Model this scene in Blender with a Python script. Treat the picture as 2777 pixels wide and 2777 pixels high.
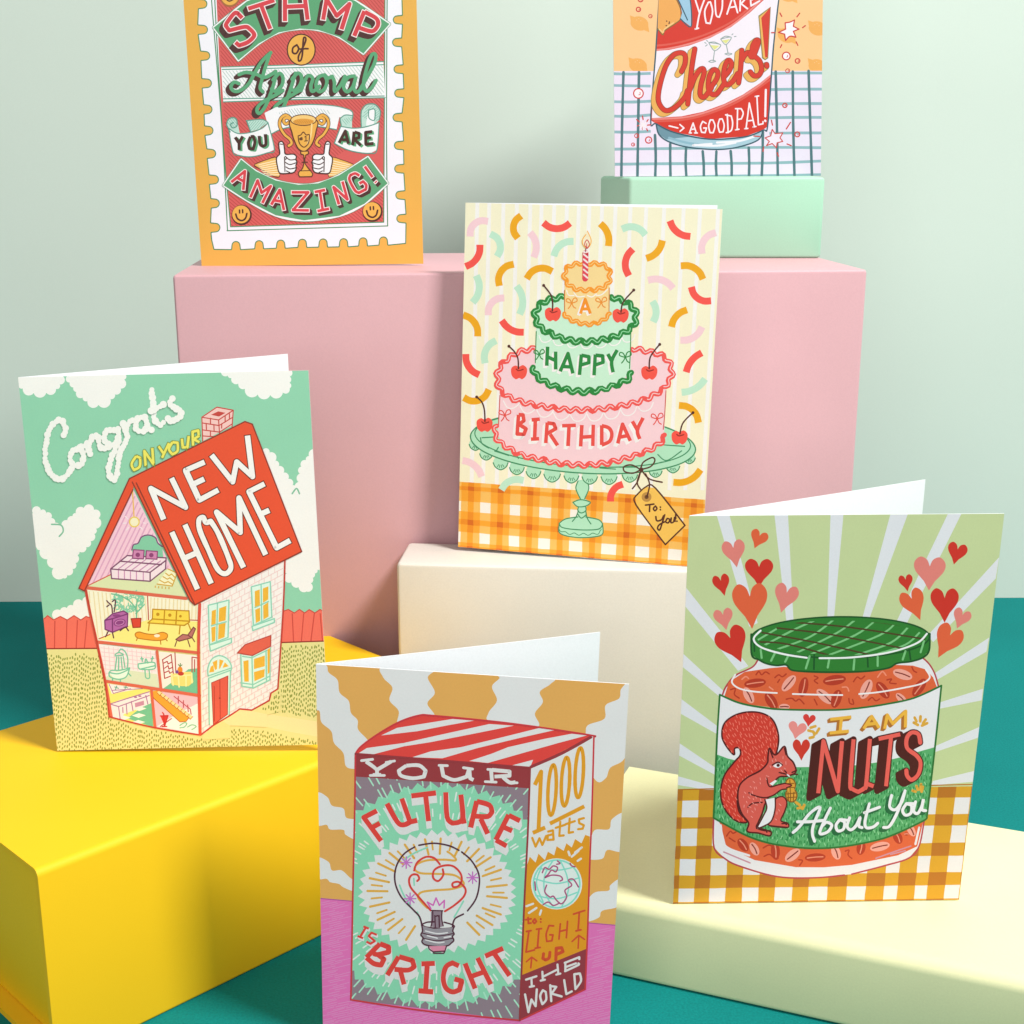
import bpy, bmesh, math, random
from mathutils import Vector, Matrix, noise
from mathutils.geometry import tessellate_polygon
R = math.radians
random.seed(7)
scene = bpy.context.scene
for o in list(bpy.data.objects):
    bpy.data.objects.remove(o)
COL = scene.collection

# ------------------------------------------------------------------ camera, light, exposure
TABLE = 0.299                       # camera height above the table, metres
cam_d = bpy.data.cameras.new('camera')
cam_d.sensor_width = 36
cam_d.lens = 36 * 3700 / 2777
cam_d.clip_start = 0.01
cam_d.clip_end = 50
cam = bpy.data.objects.new('camera', cam_d)
COL.objects.link(cam)
cam.location = (0, 0, TABLE)
cam.rotation_euler = (R(90 - 15.030), 0, 0)
scene.camera = cam

world = bpy.data.worlds.new('World')
scene.world = world
world.use_nodes = True
world.node_tree.nodes['Background'].inputs[0].default_value = (1.0, 0.94, 0.90, 1)
world.node_tree.nodes['Background'].inputs[1].default_value = 0.30

def area(name, loc, target, sx, sy, power, col):
    d = bpy.data.lights.new(name, 'AREA')
    d.shape = 'RECTANGLE'; d.size = sx; d.size_y = sy; d.energy = power; d.color = col
    o = bpy.data.objects.new(name, d); COL.objects.link(o)
    o.location = loc
    o.rotation_euler = (Vector(target) - Vector(loc)).to_track_quat('-Z', 'Y').to_euler()
    return o
area('window_light', (1.02, -0.12, 1.74), (0.0, 0.55, 0.10), 0.42, 0.42, 54.0, (1.0, 0.99, 0.96))
area('front_fill_light', (-0.30, -0.95, 0.75), (0.0, 0.6, 0.10), 1.2, 1.0, 10.0, (1.0, 0.98, 0.96))  # added fill lamp at front left, brightens the card fronts

scene.view_settings.view_transform = 'Standard'
scene.view_settings.look = 'None'
scene.view_settings.exposure = 0.0
scene.view_settings.gamma = 1.0
scene.render.resolution_x = 1024
scene.render.resolution_y = 1024

# ------------------------------------------------------------------ helpers
def lin(h):
    h = h.lstrip('#')
    if len(h) == 3: h = ''.join(c * 2 for c in h)
    out = []
    for i in (0, 2, 4):
        c = int(h[i:i + 2], 16) / 255
        out.append(c / 12.92 if c <= 0.04045 else ((c + 0.055) / 1.055) ** 2.4)
    return out

def tag(o, label=None, cat=None, kind=None, group=None):
    if label: o['label'] = label
    if cat: o['category'] = cat
    if kind: o['kind'] = kind
    if group: o['group'] = group
    return o

def material(name, rgb, rough=0.55, grain=0.025, grain_scale=1300, bump=0.05, mottle=0.04, mottle_scale=14, spec=0.35, attr=None):
    m = bpy.data.materials.new(name); m.use_nodes = True
    nt = m.node_tree; N = nt.nodes; L = nt.links
    b = N['Principled BSDF']
    b.inputs['Roughness'].default_value = rough
    b.inputs['Specular IOR Level'].default_value = spec
    tc = N.new('ShaderNodeTexCoord')
    def noise_val(scale, amt, det):
        n = N.new('ShaderNodeTexNoise'); n.inputs['Scale'].default_value = scale; n.inputs['Detail'].default_value = det
        L.new(tc.outputs['Object'], n.inputs['Vector'])
        r = N.new('ShaderNodeMapRange'); r.inputs[1].default_value = 0.3; r.inputs[2].default_value = 0.7
        r.inputs[3].default_value = 1 - amt; r.inputs[4].default_value = 1 + amt
        L.new(n.outputs['Fac'], r.inputs[0])
        return n, r
    n1, r1 = noise_val(grain_scale, grain, 3)
    n2, r2 = noise_val(mottle_scale, mottle, 2)
    mul = N.new('ShaderNodeMath'); mul.operation = 'MULTIPLY'
    L.new(r1.outputs[0], mul.inputs[0]); L.new(r2.outputs[0], mul.inputs[1])
    vm = N.new('ShaderNodeVectorMath'); vm.operation = 'SCALE'
    if attr:
        a = N.new('ShaderNodeAttribute'); a.attribute_name = attr
        L.new(a.outputs['Color'], vm.inputs[0])
    else:
        vm.inputs[0].default_value = rgb
    L.new(mul.outputs[0], vm.inputs['Scale'])
    L.new(vm.outputs[0], b.inputs['Base Color'])
    if bump:
        bp = N.new('ShaderNodeBump'); bp.inputs['Strength'].default_value = bump; bp.inputs['Distance'].default_value = 0.0004
        L.new(n1.outputs['Fac'], bp.inputs['Height']); L.new(bp.outputs[0], b.inputs['Normal'])
    return m

def link_mesh(name, me, mat, parent=None):
    o = bpy.data.objects.new(name, me); COL.objects.link(o)
    if mat: me.materials.append(mat)
    if parent: o.parent = parent
    return o

def prism(name, plan, z0, z1, mat, bevel=0.0015, segs=3, parent=None, smooth=True):
    """upright prism over a plan polygon, all edges rounded"""
    bm = bmesh.new()
    lo = [bm.verts.new((x, y, z0)) for x, y in plan]; hi = [bm.verts.new((x, y, z1)) for x, y in plan]
    n = len(plan)
    bm.faces.new(lo[::-1]); bm.faces.new(hi)
    for i in range(n):
        bm.faces.new((lo[i], lo[(i + 1) % n], hi[(i + 1) % n], hi[i]))
    bmesh.ops.recalc_face_normals(bm, faces=bm.faces)
    if bevel:
        bmesh.ops.bevel(bm, geom=list(bm.edges), offset=bevel, segments=segs, profile=0.5, affect='EDGES')
    me = bpy.data.meshes.new(name); bm.to_mesh(me); bm.free()
    for p in me.polygons: p.use_smooth = smooth
    o = link_mesh(name, me, mat, parent)
    if smooth:
        try: me.set_sharp_from_angle(angle=R(28))
        except Exception: pass
    return o

def thing(name, loc, rz=0, label=None, cat=None, group=None):
    o = bpy.data.objects.new(name, None); COL.objects.link(o)
    o.empty_display_size = 0.02
    o.location = loc; o.rotation_euler = (0, 0, rz)
    return tag(o, label, cat, None, group)

# ------------------------------------------------------------------ the setting
m_floor = material('teal_paper', (0.003, 0.19, 0.18), rough=0.75, spec=0.12, grain=0.13, grain_scale=1100, mottle=0.05, bump=0.15)
m_wall = material('mint_wall', (0.60, 0.685, 0.615), rough=0.85, grain=0.01, mottle=0.025, mottle_scale=5, bump=0.03)
def sheet(name, c, mat, thick, nrm):
    bm = bmesh.new()
    a = [bm.verts.new(p) for p in c]; b = [bm.verts.new(Vector(p) - Vector(nrm) * thick) for p in c]
    bm.faces.new(a); bm.faces.new(b[::-1])
    for i in range(4): bm.faces.new((a[i], b[i], b[(i + 1) % 4], a[(i + 1) % 4]))
    bmesh.ops.recalc_face_normals(bm, faces=bm.faces)
    me = bpy.data.meshes.new(name); bm.to_mesh(me); bm.free()
    o = link_mesh(name, me, mat); o['kind'] = 'structure'; return o
sheet('tabletop', [(-1.1, -0.25, 0), (1.1, -0.25, 0), (1.1, 0.8965, 0), (-1.1, 0.8693, 0)], m_floor, 0.02, (0, 0, 1))
sheet('wall', [(-1.1, 0.8697, -0.02), (1.1, 0.8969, -0.02), (1.1, 0.8969, 1.3), (-1.1, 0.8697, 1.3)], m_wall, 0.02, (0, -1, 0))

# ------------------------------------------------------------------ the boxes
Z = TABLE
def frame_plan(p, ex, w, d):
    """rectangle from its front-left corner p, along unit ex, depth to the left-hand normal"""
    ex = Vector(ex).normalized(); ey = Vector((-ex.y, ex.x)); p = Vector(p)
    return [tuple(p), tuple(p + ex * w), tuple(p + ex * w + ey * d), tuple(p + ey * d)]
m_pink = material('pink_board', (0.64, 0.37, 0.405), rough=0.5)
b = prism('gift_box', frame_plan((-0.1495, 0.6070), (0.3127, 0.0270), 0.3140, 0.118), 0.0, Z - 0.055, m_pink, 0.0016)
tag(b, 'large pink box standing against the mint wall behind all the others', 'box')
m_green = material('mint_board', (0.37, 0.64, 0.47), rough=0.5)
b = prism('gift_box', [(0.0585, 0.7000), (0.1562, 0.7000), (0.1562, 0.7320), (0.0458, 0.7320)], Z - 0.055, Z - 0.0152, m_green, 0.0018)
tag(b, 'small mint green box on top of the pink box, under the drink card', 'box')
m_cream = material('cream_board', (0.74, 0.70, 0.625), rough=0.5)
b = prism('gift_box', frame_plan((-0.0516, 0.5807), (0.1418, -0.0120), 0.142, 0.0335), 0.0, Z - 0.1794, m_cream, 0.0022)
tag(b, 'cream white box in front of the pink box, under the birthday cake card', 'box')

def wrap_box(name, p, ang, w, d, h, mat, tray_mat, label, rad, inset, board=0.0022):
    """book-style gift box: the cover wraps top, front spine and bottom round a recessed tray.
    local x runs along the front, local y to the back"""
    t = thing(name, (p[0], p[1], 0), ang, label, 'box')
    # cover profile in (y, z): rounded outer corners along the front
    def profile():
        pts = [(d, h)]
        for i in range(9):
            a = math.pi / 2 * i / 8
            pts.append((rad - rad * math.sin(a), h - rad + rad * math.cos(a)))
        for i in range(5):
            a = math.pi / 2 * i / 4; r2 = rad * 0.45
            pts.append((r2 - r2 * math.cos(a), r2 - r2 * math.sin(a)))
        pts.append((d, 0)); pts.append((d, board)); pts.append((board, board)); pts.append((board, h - board)); pts.append((d, h - board))
        return pts
    pr = profile(); n = len(pr)
    bm = bmesh.new()
    L_ = [bm.verts.new((0, y, z)) for y, z in pr]; R_ = [bm.verts.new((w, y, z)) for y, z in pr]
    for i in range(n): bm.faces.new((L_[i], L_[(i + 1) % n], R_[(i + 1) % n], R_[i]))
    for V_, off in ((L_, 0), (R_, 1)):
        tri = tessellate_polygon([[Vector((y, z, 0)) for y, z in pr]])
        for a in tri:
            try: bm.faces.new([V_[i] for i in a])
            except ValueError: pass
    bmesh.ops.recalc_face_normals(bm, faces=bm.faces)
    me = bpy.data.meshes.new('cover'); bm.to_mesh(me); bm.free()
    for q in me.polygons: q.use_smooth = True
    link_mesh('cover', me, mat, t)
    me.set_sharp_from_angle(angle=R(35))
    prism('tray', [(inset, board + 0.0002), (w - inset, board + 0.0002), (w - inset, d - 0.002), (inset, d - 0.002)], board + 0.0002, h - board - 0.0002, tray_mat, 0.0006, 2, t)
    return t
m_yellow = material('yellow_board', (0.88, 0.52, 0.006), rough=0.62, grain=0.02, grain_scale=2600, mottle=0.015, bump=0.03)
m_yellow2 = material('yellow_tray_board', (0.85, 0.54, 0.008), rough=0.5)
wrap_box('gift_box', (-0.1530, 0.3945), R(45), 0.2010, 0.1135, Z - 0.2256, m_yellow, m_yellow2,
         'glossy yellow box at the left, under the new home card', 0.0027, 0.0060)
m_pale = material('lemon_board', (0.76, 0.745, 0.44), rough=0.5)
wrap_box('gift_box', (0.0130, 0.4562), math.atan2(-0.362, 0.932), 0.300, 0.1084, Z - 0.2670, m_pale, m_pale,
         'flat pale lemon box at the right, under the nut jar card', 0.0048, 0.0012)

# ------------------------------------------------------------------ printed cards
m_paper = material('white_card_stock', (0.77, 0.79, 0.82), rough=0.6, grain=0.02, mottle=0.01)
m_ink = material('printed_ink', None, rough=0.5, grain=0.018, grain_scale=1500, mottle=0.015, mottle_scale=60, bump=0.02, attr='ink')

def homography(src, dst):
    A = []
    for (x, y), (u, v) in zip(src, dst):
        A.append([x, y, 1, 0, 0, 0, -u * x, -u * y, u])
        A.append([0, 0, 0, x, y, 1, -v * x, -v * y, v])
    n = 8
    for i in range(n):
        k = max(range(i, n), key=lambda r: abs(A[r][i])); A[i], A[k] = A[k], A[i]
        for r in range(n):
            if r != i:
                f = A[r][i] / A[i][i]
                A[r] = [a - f * b_ for a, b_ in zip(A[r], A[i])]
    return [A[i][8] / A[i][i] for i in range(n)] + [1.0]

def parse(s):
    out = []
    for part in s.split('/'):
        out.append([tuple(float(c) for c in q.split(',')) for q in part.split()])
    return out

def catmull(p, closed=False, k=6):
    n = len(p)
    if n < 3: return list(p)
    out = []
    rng = range(n) if closed else range(n - 1)
    for i in rng:
        if closed: a, b_, c, d = p[(i - 1) % n], p[i], p[(i + 1) % n], p[(i + 2) % n]
        else: a, b_, c, d = p[max(i - 1, 0)], p[i], p[i + 1], p[min(i + 2, n - 1)]
        for j in range(k):
            t = j / k
            out.append(tuple(0.5 * (2 * b_[m] + (c[m] - a[m]) * t + (2 * a[m] - 5 * b_[m] + 4 * c[m] - d[m]) * t * t + (3 * b_[m] - a[m] - 3 * c[m] + d[m]) * t ** 3) for m in (0, 1)))
    if not closed: out.append(p[-1])
    return out

def clip_poly(poly, conv):
    """Sutherland-Hodgman against a convex polygon"""
    area_ = sum(conv[i - 1][0] * conv[i][1] - conv[i][0] * conv[i - 1][1] for i in range(len(conv)))
    sg = 1 if area_ > 0 else -1
    for i in range(len(conv)):
        ax, ay = conv[i - 1]; bx, by = conv[i]
        ins = lambda q: sg * ((bx - ax) * (q[1] - ay) - (by - ay) * (q[0] - ax))
        res = []
        for j in range(len(poly)):
            p, q = poly[j - 1], poly[j]
            dp, dq = ins(p), ins(q)
            if (dp >= 0) != (dq >= 0):
                t = dp / (dp - dq); res.append((p[0] + (q[0] - p[0]) * t, p[1] + (q[1] - p[1]) * t))
            if dq >= 0: res.append(q)
        poly = res
        if len(poly) < 3: return []
    return poly

class Card:
    """a folded card: local x along the front panel from the fold, local z up the panel, local -y faces the reader.
    The artwork is drawn in sketch coordinates and rectified onto the flat panel."""
    DZ = 2.0e-6          # one printed layer of ink; layers only stack where shapes really overlap
    CELL = 0.0005
    def __init__(s, name, pose, W, H, phi, anchors, uv, gain, label, flat=1):
        x, y, z, yaw, lean, roll = pose
        s.root = bpy.data.objects.new(name, None); COL.objects.link(s.root); s.root.empty_display_size = 0.02
        tag(s.root, label, 'greeting card')
        u = Vector((math.cos(yaw), math.sin(yaw), 0)); n = Vector((-math.sin(yaw), math.cos(yaw), 0))
        v = Vector((0, 0, 1)) * math.cos(lean) + n * math.sin(lean)
        u2 = u * math.cos(roll) + v * math.sin(roll); v2 = v * math.cos(roll) - u * math.sin(roll)
        w2 = v2.cross(u2)
        M = Matrix((u2, w2, v2)).transposed().to_4x4(); M.translation = Vector((x, y, z + TABLE))
        s.root.matrix_world = M
        s.W, s.H = W, H
        s.drop = -w2.z / v2.z if flat else 0.0   # the back panel stands level on the box too
        s.Hm = homography(anchors, uv)
        s.gain = gain
        th = 0.00032
        s.front = s.panel('front_panel', [(0, 0), (W, 0)], th)
        s.back = s.panel('back_panel', [(th * 1.2, th * 1.05), (th * 1.2 + W * math.cos(phi), th * 1.05 + W * math.sin(phi))], th)
        s.z = s.z0 = 0.0; s.buf = []
        s.gw = int(W / s.CELL) + 2; s.top = {}
        s.cur = None; s.rect_uv = [(0, 0), (W, 0), (W, H), (0, H)]
        s.vx, s.vy, s.vs = 0, 0, 1
        s.turn = 55          # corners sharper than this stay sharp in pen lines
    def panel(s, name, line, th):
        (x0, y0), (x1, y1) = line
        d = Vector((x1 - x0, y1 - y0)).normalized(); n = Vector((-d.y, d.x)) * th
        bm = bmesh.new()
        N = 14
        rows = []
        for i in range(N + 1):
            t = i / N
            bx, by = x0 + (x1 - x0) * t, y0 + (y1 - y0) * t
            bow = (-0.00035 if name == 'back_panel' else 0) * math.sin(math.pi * t)
            rows.append([bm.verts.new((bx + (n.x if k else 0), by + bow + (n.y if k else 0), z + (by * s.drop if name == 'back_panel' else 0))) for k in (0, 1) for z in (0, s.H)])
        for a, b_ in zip(rows, rows[1:]):
            bm.faces.new((a[0], b_[0], b_[1], a[1])); bm.faces.new((a[2], a[3], b_[3], b_[2]))
            bm.faces.new((a[0], a[2], b_[2], b_[0])); bm.faces.new((a[1], b_[1], b_[3], a[3]))
        bm.faces.new((rows[0][0], rows[0][1], rows[0][3], rows[0][2])); bm.faces.new((rows[-1][0], rows[-1][2], rows[-1][3], rows[-1][1]))
        bmesh.ops.recalc_face_normals(bm, faces=bm.faces)
        me = bpy.data.meshes.new(name); bm.to_mesh(me); bm.free()
        return link_mesh(name, me, m_paper, s.root)
    # ---- drawing
    def view(s, x0, y0, sc): s.vx, s.vy, s.vs = x0, y0, sc
    def bump(s):
        if s.buf:
            cells = set()
            for q, sub, rgb in s.buf:
                xs = [a for a, b_ in q]; ys = [b_ for a, b_ in q]
                for i in range(int(min(xs) / s.CELL), int(max(xs) / s.CELL) + 1):
                    for j in range(int(min(ys) / s.CELL), int(max(ys) / s.CELL) + 1): cells.add(j * s.gw + i)
            g = s.top.get
            lv = max((g(k, 0) for k in cells), default=0) + 1
            for k in cells: s.top[k] = lv
            base = 1.2e-5 + lv * s.DZ
            for q, sub, rgb in s.buf:
                i = len(s.cur['v'])
                s.cur['v'] += [(a, -base - min(sub, s.DZ * 0.9), b_) for a, b_ in q]
                s.cur['f'].append(tuple(range(i, i + len(q))))
                s.cur['c'] += [rgb] * len(q)
            s.buf = []
            s.maxlv = max(getattr(s, 'maxlv', 0), lv)
        s.z = 0.0
    def part(s, name):
        s.flush(); s.cur = dict(name=name, v=[], f=[], c=[])
    def flush(s):
        s.bump()
        if s.cur and s.cur['v']:
            me = bpy.data.meshes.new(s.cur['name']); me.from_pydata(s.cur['v'], [], s.cur['f'])
            at = me.attributes.new('ink', 'FLOAT_COLOR', 'POINT')
            flat = [c for q in s.cur['c'] for c in q]
            at.data.foreach_set('color', flat)
            link_mesh(s.cur['name'], me, m_ink, s.front)
        s.cur = None
    def uv(s, p):
        X = s.vx + p[0] * s.vs; Y = s.vy + p[1] * s.vs; h = s.Hm
        d = h[6] * X + h[7] * Y + 1
        return ((h[0] * X + h[1] * Y + h[2]) / d, (h[3] * X + h[4] * Y + h[5]) / d)
    def emit(s, poly, z, rgb, clip):
        """poly (convex, sketch coordinates) -> clipped face on the panel"""
        if clip:
            poly = clip_poly(poly, clip)
            if len(poly) < 3: return
        q = [s.uv(p) for p in poly]
        if any(not (0 <= a <= s.W and 0 <= b_ <= s.H) for a, b_ in q):
            q = clip_poly(q, s.rect_uv)
            if len(q) < 3: return
        s.buf.append((q, z, rgb))
    def ink(s, c):
        g = s.gain
        q = [x * gg for x, gg in zip(lin(c), g)]; m = max(max(q) / 0.90, 1.0)
        return tuple(x / m for x in q) + (1.0,)
    def whole(s, c):
        s.bump(); s.buf.append((s.rect_uv, 0, s.ink(c)))
    def fill(s, c, pts, sm=0, clip=None, up=1):
        rgb = s.ink(c)
        for p in (parse(pts) if isinstance(pts, str) else [pts]):
            if sm: p = catmull(p, True)
            if up: s.bump()
            tri = tessellate_polygon([[Vector((a, b_, 0)) for a, b_ in p]])
            for t in tri: s.emit([p[i] for i in t], s.z, rgb, clip)
    def line(s, c, w, pts, sm=1, closed=0, clip=None, cap=1, off=(0, 0), wob=0.06, ext=0):
        rgb = s.ink(c)
        if w <= 12: w *= 1.25
        for p in (parse(pts) if isinstance(pts, str) else pts):
            if off != (0, 0): p = [(a + off[0], b_ + off[1]) for a, b_ in p]
            s.bump()
            if len(p) == 1: p = [p[0], (p[0][0] + 0.5, p[0][1])]
            if sm and len(p) > 2: s.strip(rgb, w, catmull(p, closed), closed, clip, cap, wob)
            else:
                pp = p + [p[0]] if closed else list(p)
                if ext and not closed:
                    for e, f in ((0, 1), (-1, -2)):
                        dx, dy = pp[e][0] - pp[f][0], pp[e][1] - pp[f][1]; l = math.hypot(dx, dy) or 1e-6
                        pp[e] = (pp[e][0] + dx / l * ext, pp[e][1] + dy / l * ext)
                runs = [[pp[0]]]
                for i in range(1, len(pp)):
                    runs[-1].append(pp[i])
                    if i < len(pp) - 1:
                        a1 = math.atan2(pp[i][1] - pp[i - 1][1], pp[i][0] - pp[i - 1][0]); a2 = math.atan2(pp[i + 1][1] - pp[i][1], pp[i + 1][0] - pp[i][0])
                        if abs((a2 - a1 + math.pi) % math.tau - math.pi) > R(s.turn): runs.append([pp[i]])
                for ri, run in enumerate(runs):
                    if ri: s.z += 2.5e-7
                    if s.z > s.DZ * 0.7: s.bump()
                    s.strip(rgb, w, catmull(run, False, 4), False, clip, 0, wob)
                    if ri < len(runs) - 1 or closed: s.disc(rgb, run[-1], w / 2, clip, 12)
                if cap == 1 and not closed:
                    k = 12 if w > 12 else 8
                    s.disc(rgb, pp[0], w / 2, clip, k); s.disc(rgb, pp[-1], w / 2, clip, k)
    def disc(s, rgb, c, r, clip=None, n=14, ry=None, up=2.2e-7, rot=0):
        ry = r if ry is None else ry
        cr, sr = math.cos(rot), math.sin(rot)
        q = []
        for i in range(n):
            a = math.tau * i / n; x, y = r * math.cos(a), ry * math.sin(a)
            q.append((c[0] + x * cr - y * sr, c[1] + x * sr + y * cr))
        s.emit(q, s.z, rgb, clip); s.z += up
        if s.z > s.DZ * 0.8: s.bump()
    def strip(s, rgb, w, p, closed, clip, cap, wob):
        n = len(p); Lp = []; Rp = []
        seed = random.random() * 50
        for i in range(n):
            a = p[i - 1] if (i or closed) else p[i]; b_ = p[(i + 1) % n] if (i < n - 1 or closed) else p[i]
            dx, dy = b_[0] - a[0], b_[1] - a[1]; l = math.hypot(dx, dy) or 1e-6
            ww = w / 2 * (1 + wob * 2 * noise.noise(Vector((i * 0.35, seed, 0))))
            nx, ny = -dy / l * ww, dx / l * ww
            Lp.append((p[i][0] + nx, p[i][1] + ny)); Rp.append((p[i][0] - nx, p[i][1] - ny))
        m = n if closed else n - 1
        for i in range(m):
            j = (i + 1) % n
            s.emit([Lp[i], Lp[j], Rp[j], Rp[i]], s.z, rgb, clip); s.z += 4.5e-8
        if cap == 1 and not closed and w > 5:
            s.disc(rgb, p[0], w / 2, clip, 12); s.disc(rgb, p[-1], w / 2, clip, 12)
    def oval(s, c, x, y, rx, ry=None, rot=0, clip=None):
        s.bump(); s.disc(s.ink(c), (x, y), rx, clip, 36 if rx > 25 else 18, ry, rot=R(rot))
    def ring(s, c, w, x, y, rx, ry=None, rot=0, clip=None):
        ry = rx if ry is None else ry; cr, sr = math.cos(R(rot)), math.sin(R(rot))
        q = [(x + rx * math.cos(a) * cr - ry * math.sin(a) * sr, y + rx * math.cos(a) * sr + ry * math.sin(a) * cr) for a in [math.tau * i / 14 for i in range(14)]]
        s.line(c, w, [q], 1, 1, clip)
    def text(s, c, w, pts, sm=0, shadow=None, outline=None, cap=2):
        """lettering: block shadow swept along an offset, an outline, then the face"""
        P = parse(pts)
        if shadow:
            sc, dx, dy, ws, n = shadow
            for k in range(n, 0, -1):
                s.line(sc, ws, P, sm, off=(dx * k / n, dy * k / n), cap=cap, wob=0, ext=max(0, (ws - w) / 2))
        if outline: s.line(outline[0], outline[1], P, sm, cap=cap, wob=0, ext=(outline[1] - w) / 2)
        s.line(c, w, P, sm, cap=cap, wob=0.04)
    def cloud(s, c, pts, mx=48):
        for p in parse(pts):
            s.fill(c, p)
            rgb = s.ink(c)
            s.bump()
            for i in range(len(p)):
                a, b_ = p[i - 1], p[i]; l = math.hypot(a[0] - b_[0], a[1] - b_[1])
                if l > 170: continue
                s.disc(rgb, ((a[0] + b_[0]) / 2, (a[1] + b_[1]) / 2), min(l * 0.55, mx), None, 20)
    def beads(s, c, r, pts):
        rgb = s.ink(c)
        for p in parse(pts):
            q = catmull(p, False, 10); acc = r; last = q[0]
            for a in q:
                d = math.hypot(a[0] - last[0], a[1] - last[1])
                acc += d; last = a
                if acc >= r * 1.05:
                    acc = 0; j = r * (0.82 + 0.4 * random.random())
                    s.disc(rgb, (a[0] + random.uniform(-.15, .15) * r, a[1] + random.uniform(-.15, .15) * r), j, None, 12)
            s.bump()
    def hatch(s, c, w, poly, ang, gap, seg=None, jit=0.2, clip=None):
        """parallel pen strokes inside a polygon; seg=(length, space) breaks them into dashes"""
        P = parse(poly)[0] if isinstance(poly, str) else poly
        ca, sa = math.cos(R(ang)), math.sin(R(ang))
        Q = [(x * ca + y * sa, -x * sa + y * ca) for x, y in P]
        y0, y1 = min(q[1] for q in Q), max(q[1] for q in Q)
        y = y0 + gap * random.random(); segs = []
        row = 0
        while y < y1:
            xs = []
            for i in range(len(Q)):
                a, b_ = Q[i - 1], Q[i]
                if (a[1] > y) != (b_[1] > y): xs.append(a[0] + (b_[0] - a[0]) * (y - a[1]) / (b_[1] - a[1]))
            xs.sort()
            for xa, xb in zip(xs[::2], xs[1::2]):
                if seg:
                    x = xa - random.random() * seg[0] + (seg[0] + seg[1]) * 0.5 * (row % 2)
                    while x < xb:
                        l = seg[0] * random.uniform(0.75, 1.2)
                        if x > xa and x + l < xb: segs.append((x, y + gap * jit * random.uniform(-1, 1), x + l, y + gap * jit * random.uniform(-1, 1)))
                        x += l + seg[1] * random.uniform(0.8, 1.25)
                else: segs.append((xa + w * .4, y, xb - w * .4, y + gap * jit * random.uniform(-.5, .5)))
            y += gap * (1 + jit * random.uniform(-.5, .5)); row += 1
        s.bump(); rgb = s.ink(c)
        for k, (xa, ya, xb, yb) in enumerate(segs):
            a = (xa * ca - ya * sa, xa * sa + ya * ca); b_ = (xb * ca - yb * sa, xb * sa + yb * ca)
            dx, dy = b_[0] - a[0], b_[1] - a[1]; l = math.hypot(dx, dy) or 1e-6
            nx, ny = -dy / l * w / 2, dx / l * w / 2; t = min(w / 2, l / 3) / l
            A = lambda f, g: (a[0] + dx * f + nx * g, a[1] + dy * f + ny * g)
            s.emit([A(t, 1), A(1 - t, 1), A(1, .4), A(1, -.4), A(1 - t, -1), A(t, -1), A(0, -.4), A(0, .4)], s.z + (k % 4) * 1.2e-7, rgb, clip)
        s.bump()
    def wave(s, c, w, pts, amp, lam, hi=None, closed=0, hw=6):
        """wavy piping along a path"""
        for p in parse(pts):
            q = catmull(p, closed, 14)
            if closed: q.append(q[0])
            d = 0; out = []; last = q[0]; nxt = 0
            tot = sum(math.hypot(q[i][0] - q[i - 1][0], q[i][1] - q[i - 1][1]) for i in range(1, len(q)))
            nw = max(1, round(tot / lam)); lam2 = tot / nw
            for i in range(len(q)):
                d += math.hypot(q[i][0] - last[0], q[i][1] - last[1]); last = q[i]
                if d >= nxt:
                    a, b_ = q[max(i - 1, 0)], q[min(i + 1, len(q) - 1)]
                    dx, dy = b_[0] - a[0], b_[1] - a[1]; l = math.hypot(dx, dy) or 1e-6
                    o = amp * math.sin(math.tau * d / lam2)
                    out.append((q[i][0] - dy / l * o, q[i][1] + dx / l * o)); nxt = d + lam2 / 9
            s.bump(); s.strip(s.ink(c), w, out, False, None, 1, 0.1)
            if hi:
                s.bump()
                k = 0
                while k < len(out) - 3:
                    m = random.randint(9, 22)
                    s.strip(s.ink(hi), hw, [(x + w * .08, y - w * .05) for x, y in out[k:k + m]], False, None, 0, 0.1)
                    k += m + 2
    def zig(s, c, x, y, rx, ry, n, amp, clip=None, jit=0.3):
        q = []
        for i in range(2 * n):
            a = math.tau * i / (2 * n); k = amp * ((i % 2) + jit * random.uniform(-.5, .5))
            q.append((x + (rx + k) * math.cos(a), y + (ry + k) * math.sin(a)))
        s.bump(); rgb = s.ink(c)
        for i in range(len(q)): s.emit([(x, y), q[i - 1], q[i]], s.z, rgb, clip)
    def heart(s, c, x, y, w, h, rot=0):
        base = [(0, .5), (-.18, .22), (-.46, -.08), (-.5, -.33), (-.32, -.5), (-.1, -.42), (0, -.22), (.1, -.42), (.32, -.5), (.5, -.33), (.46, -.08), (.18, .22)]
        cr, sr = math.cos(R(rot)), math.sin(R(rot))
        q = [((a * w) * cr - (b_ * h) * sr + x, (a * w) * sr + (b_ * h) * cr + y) for a, b_ in base]
        up = catmull(q[1:6] + [q[6]], False); dn = catmull(q[6:], False)
        s.fill(c, [q[0]] + up + dn[1:])
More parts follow.
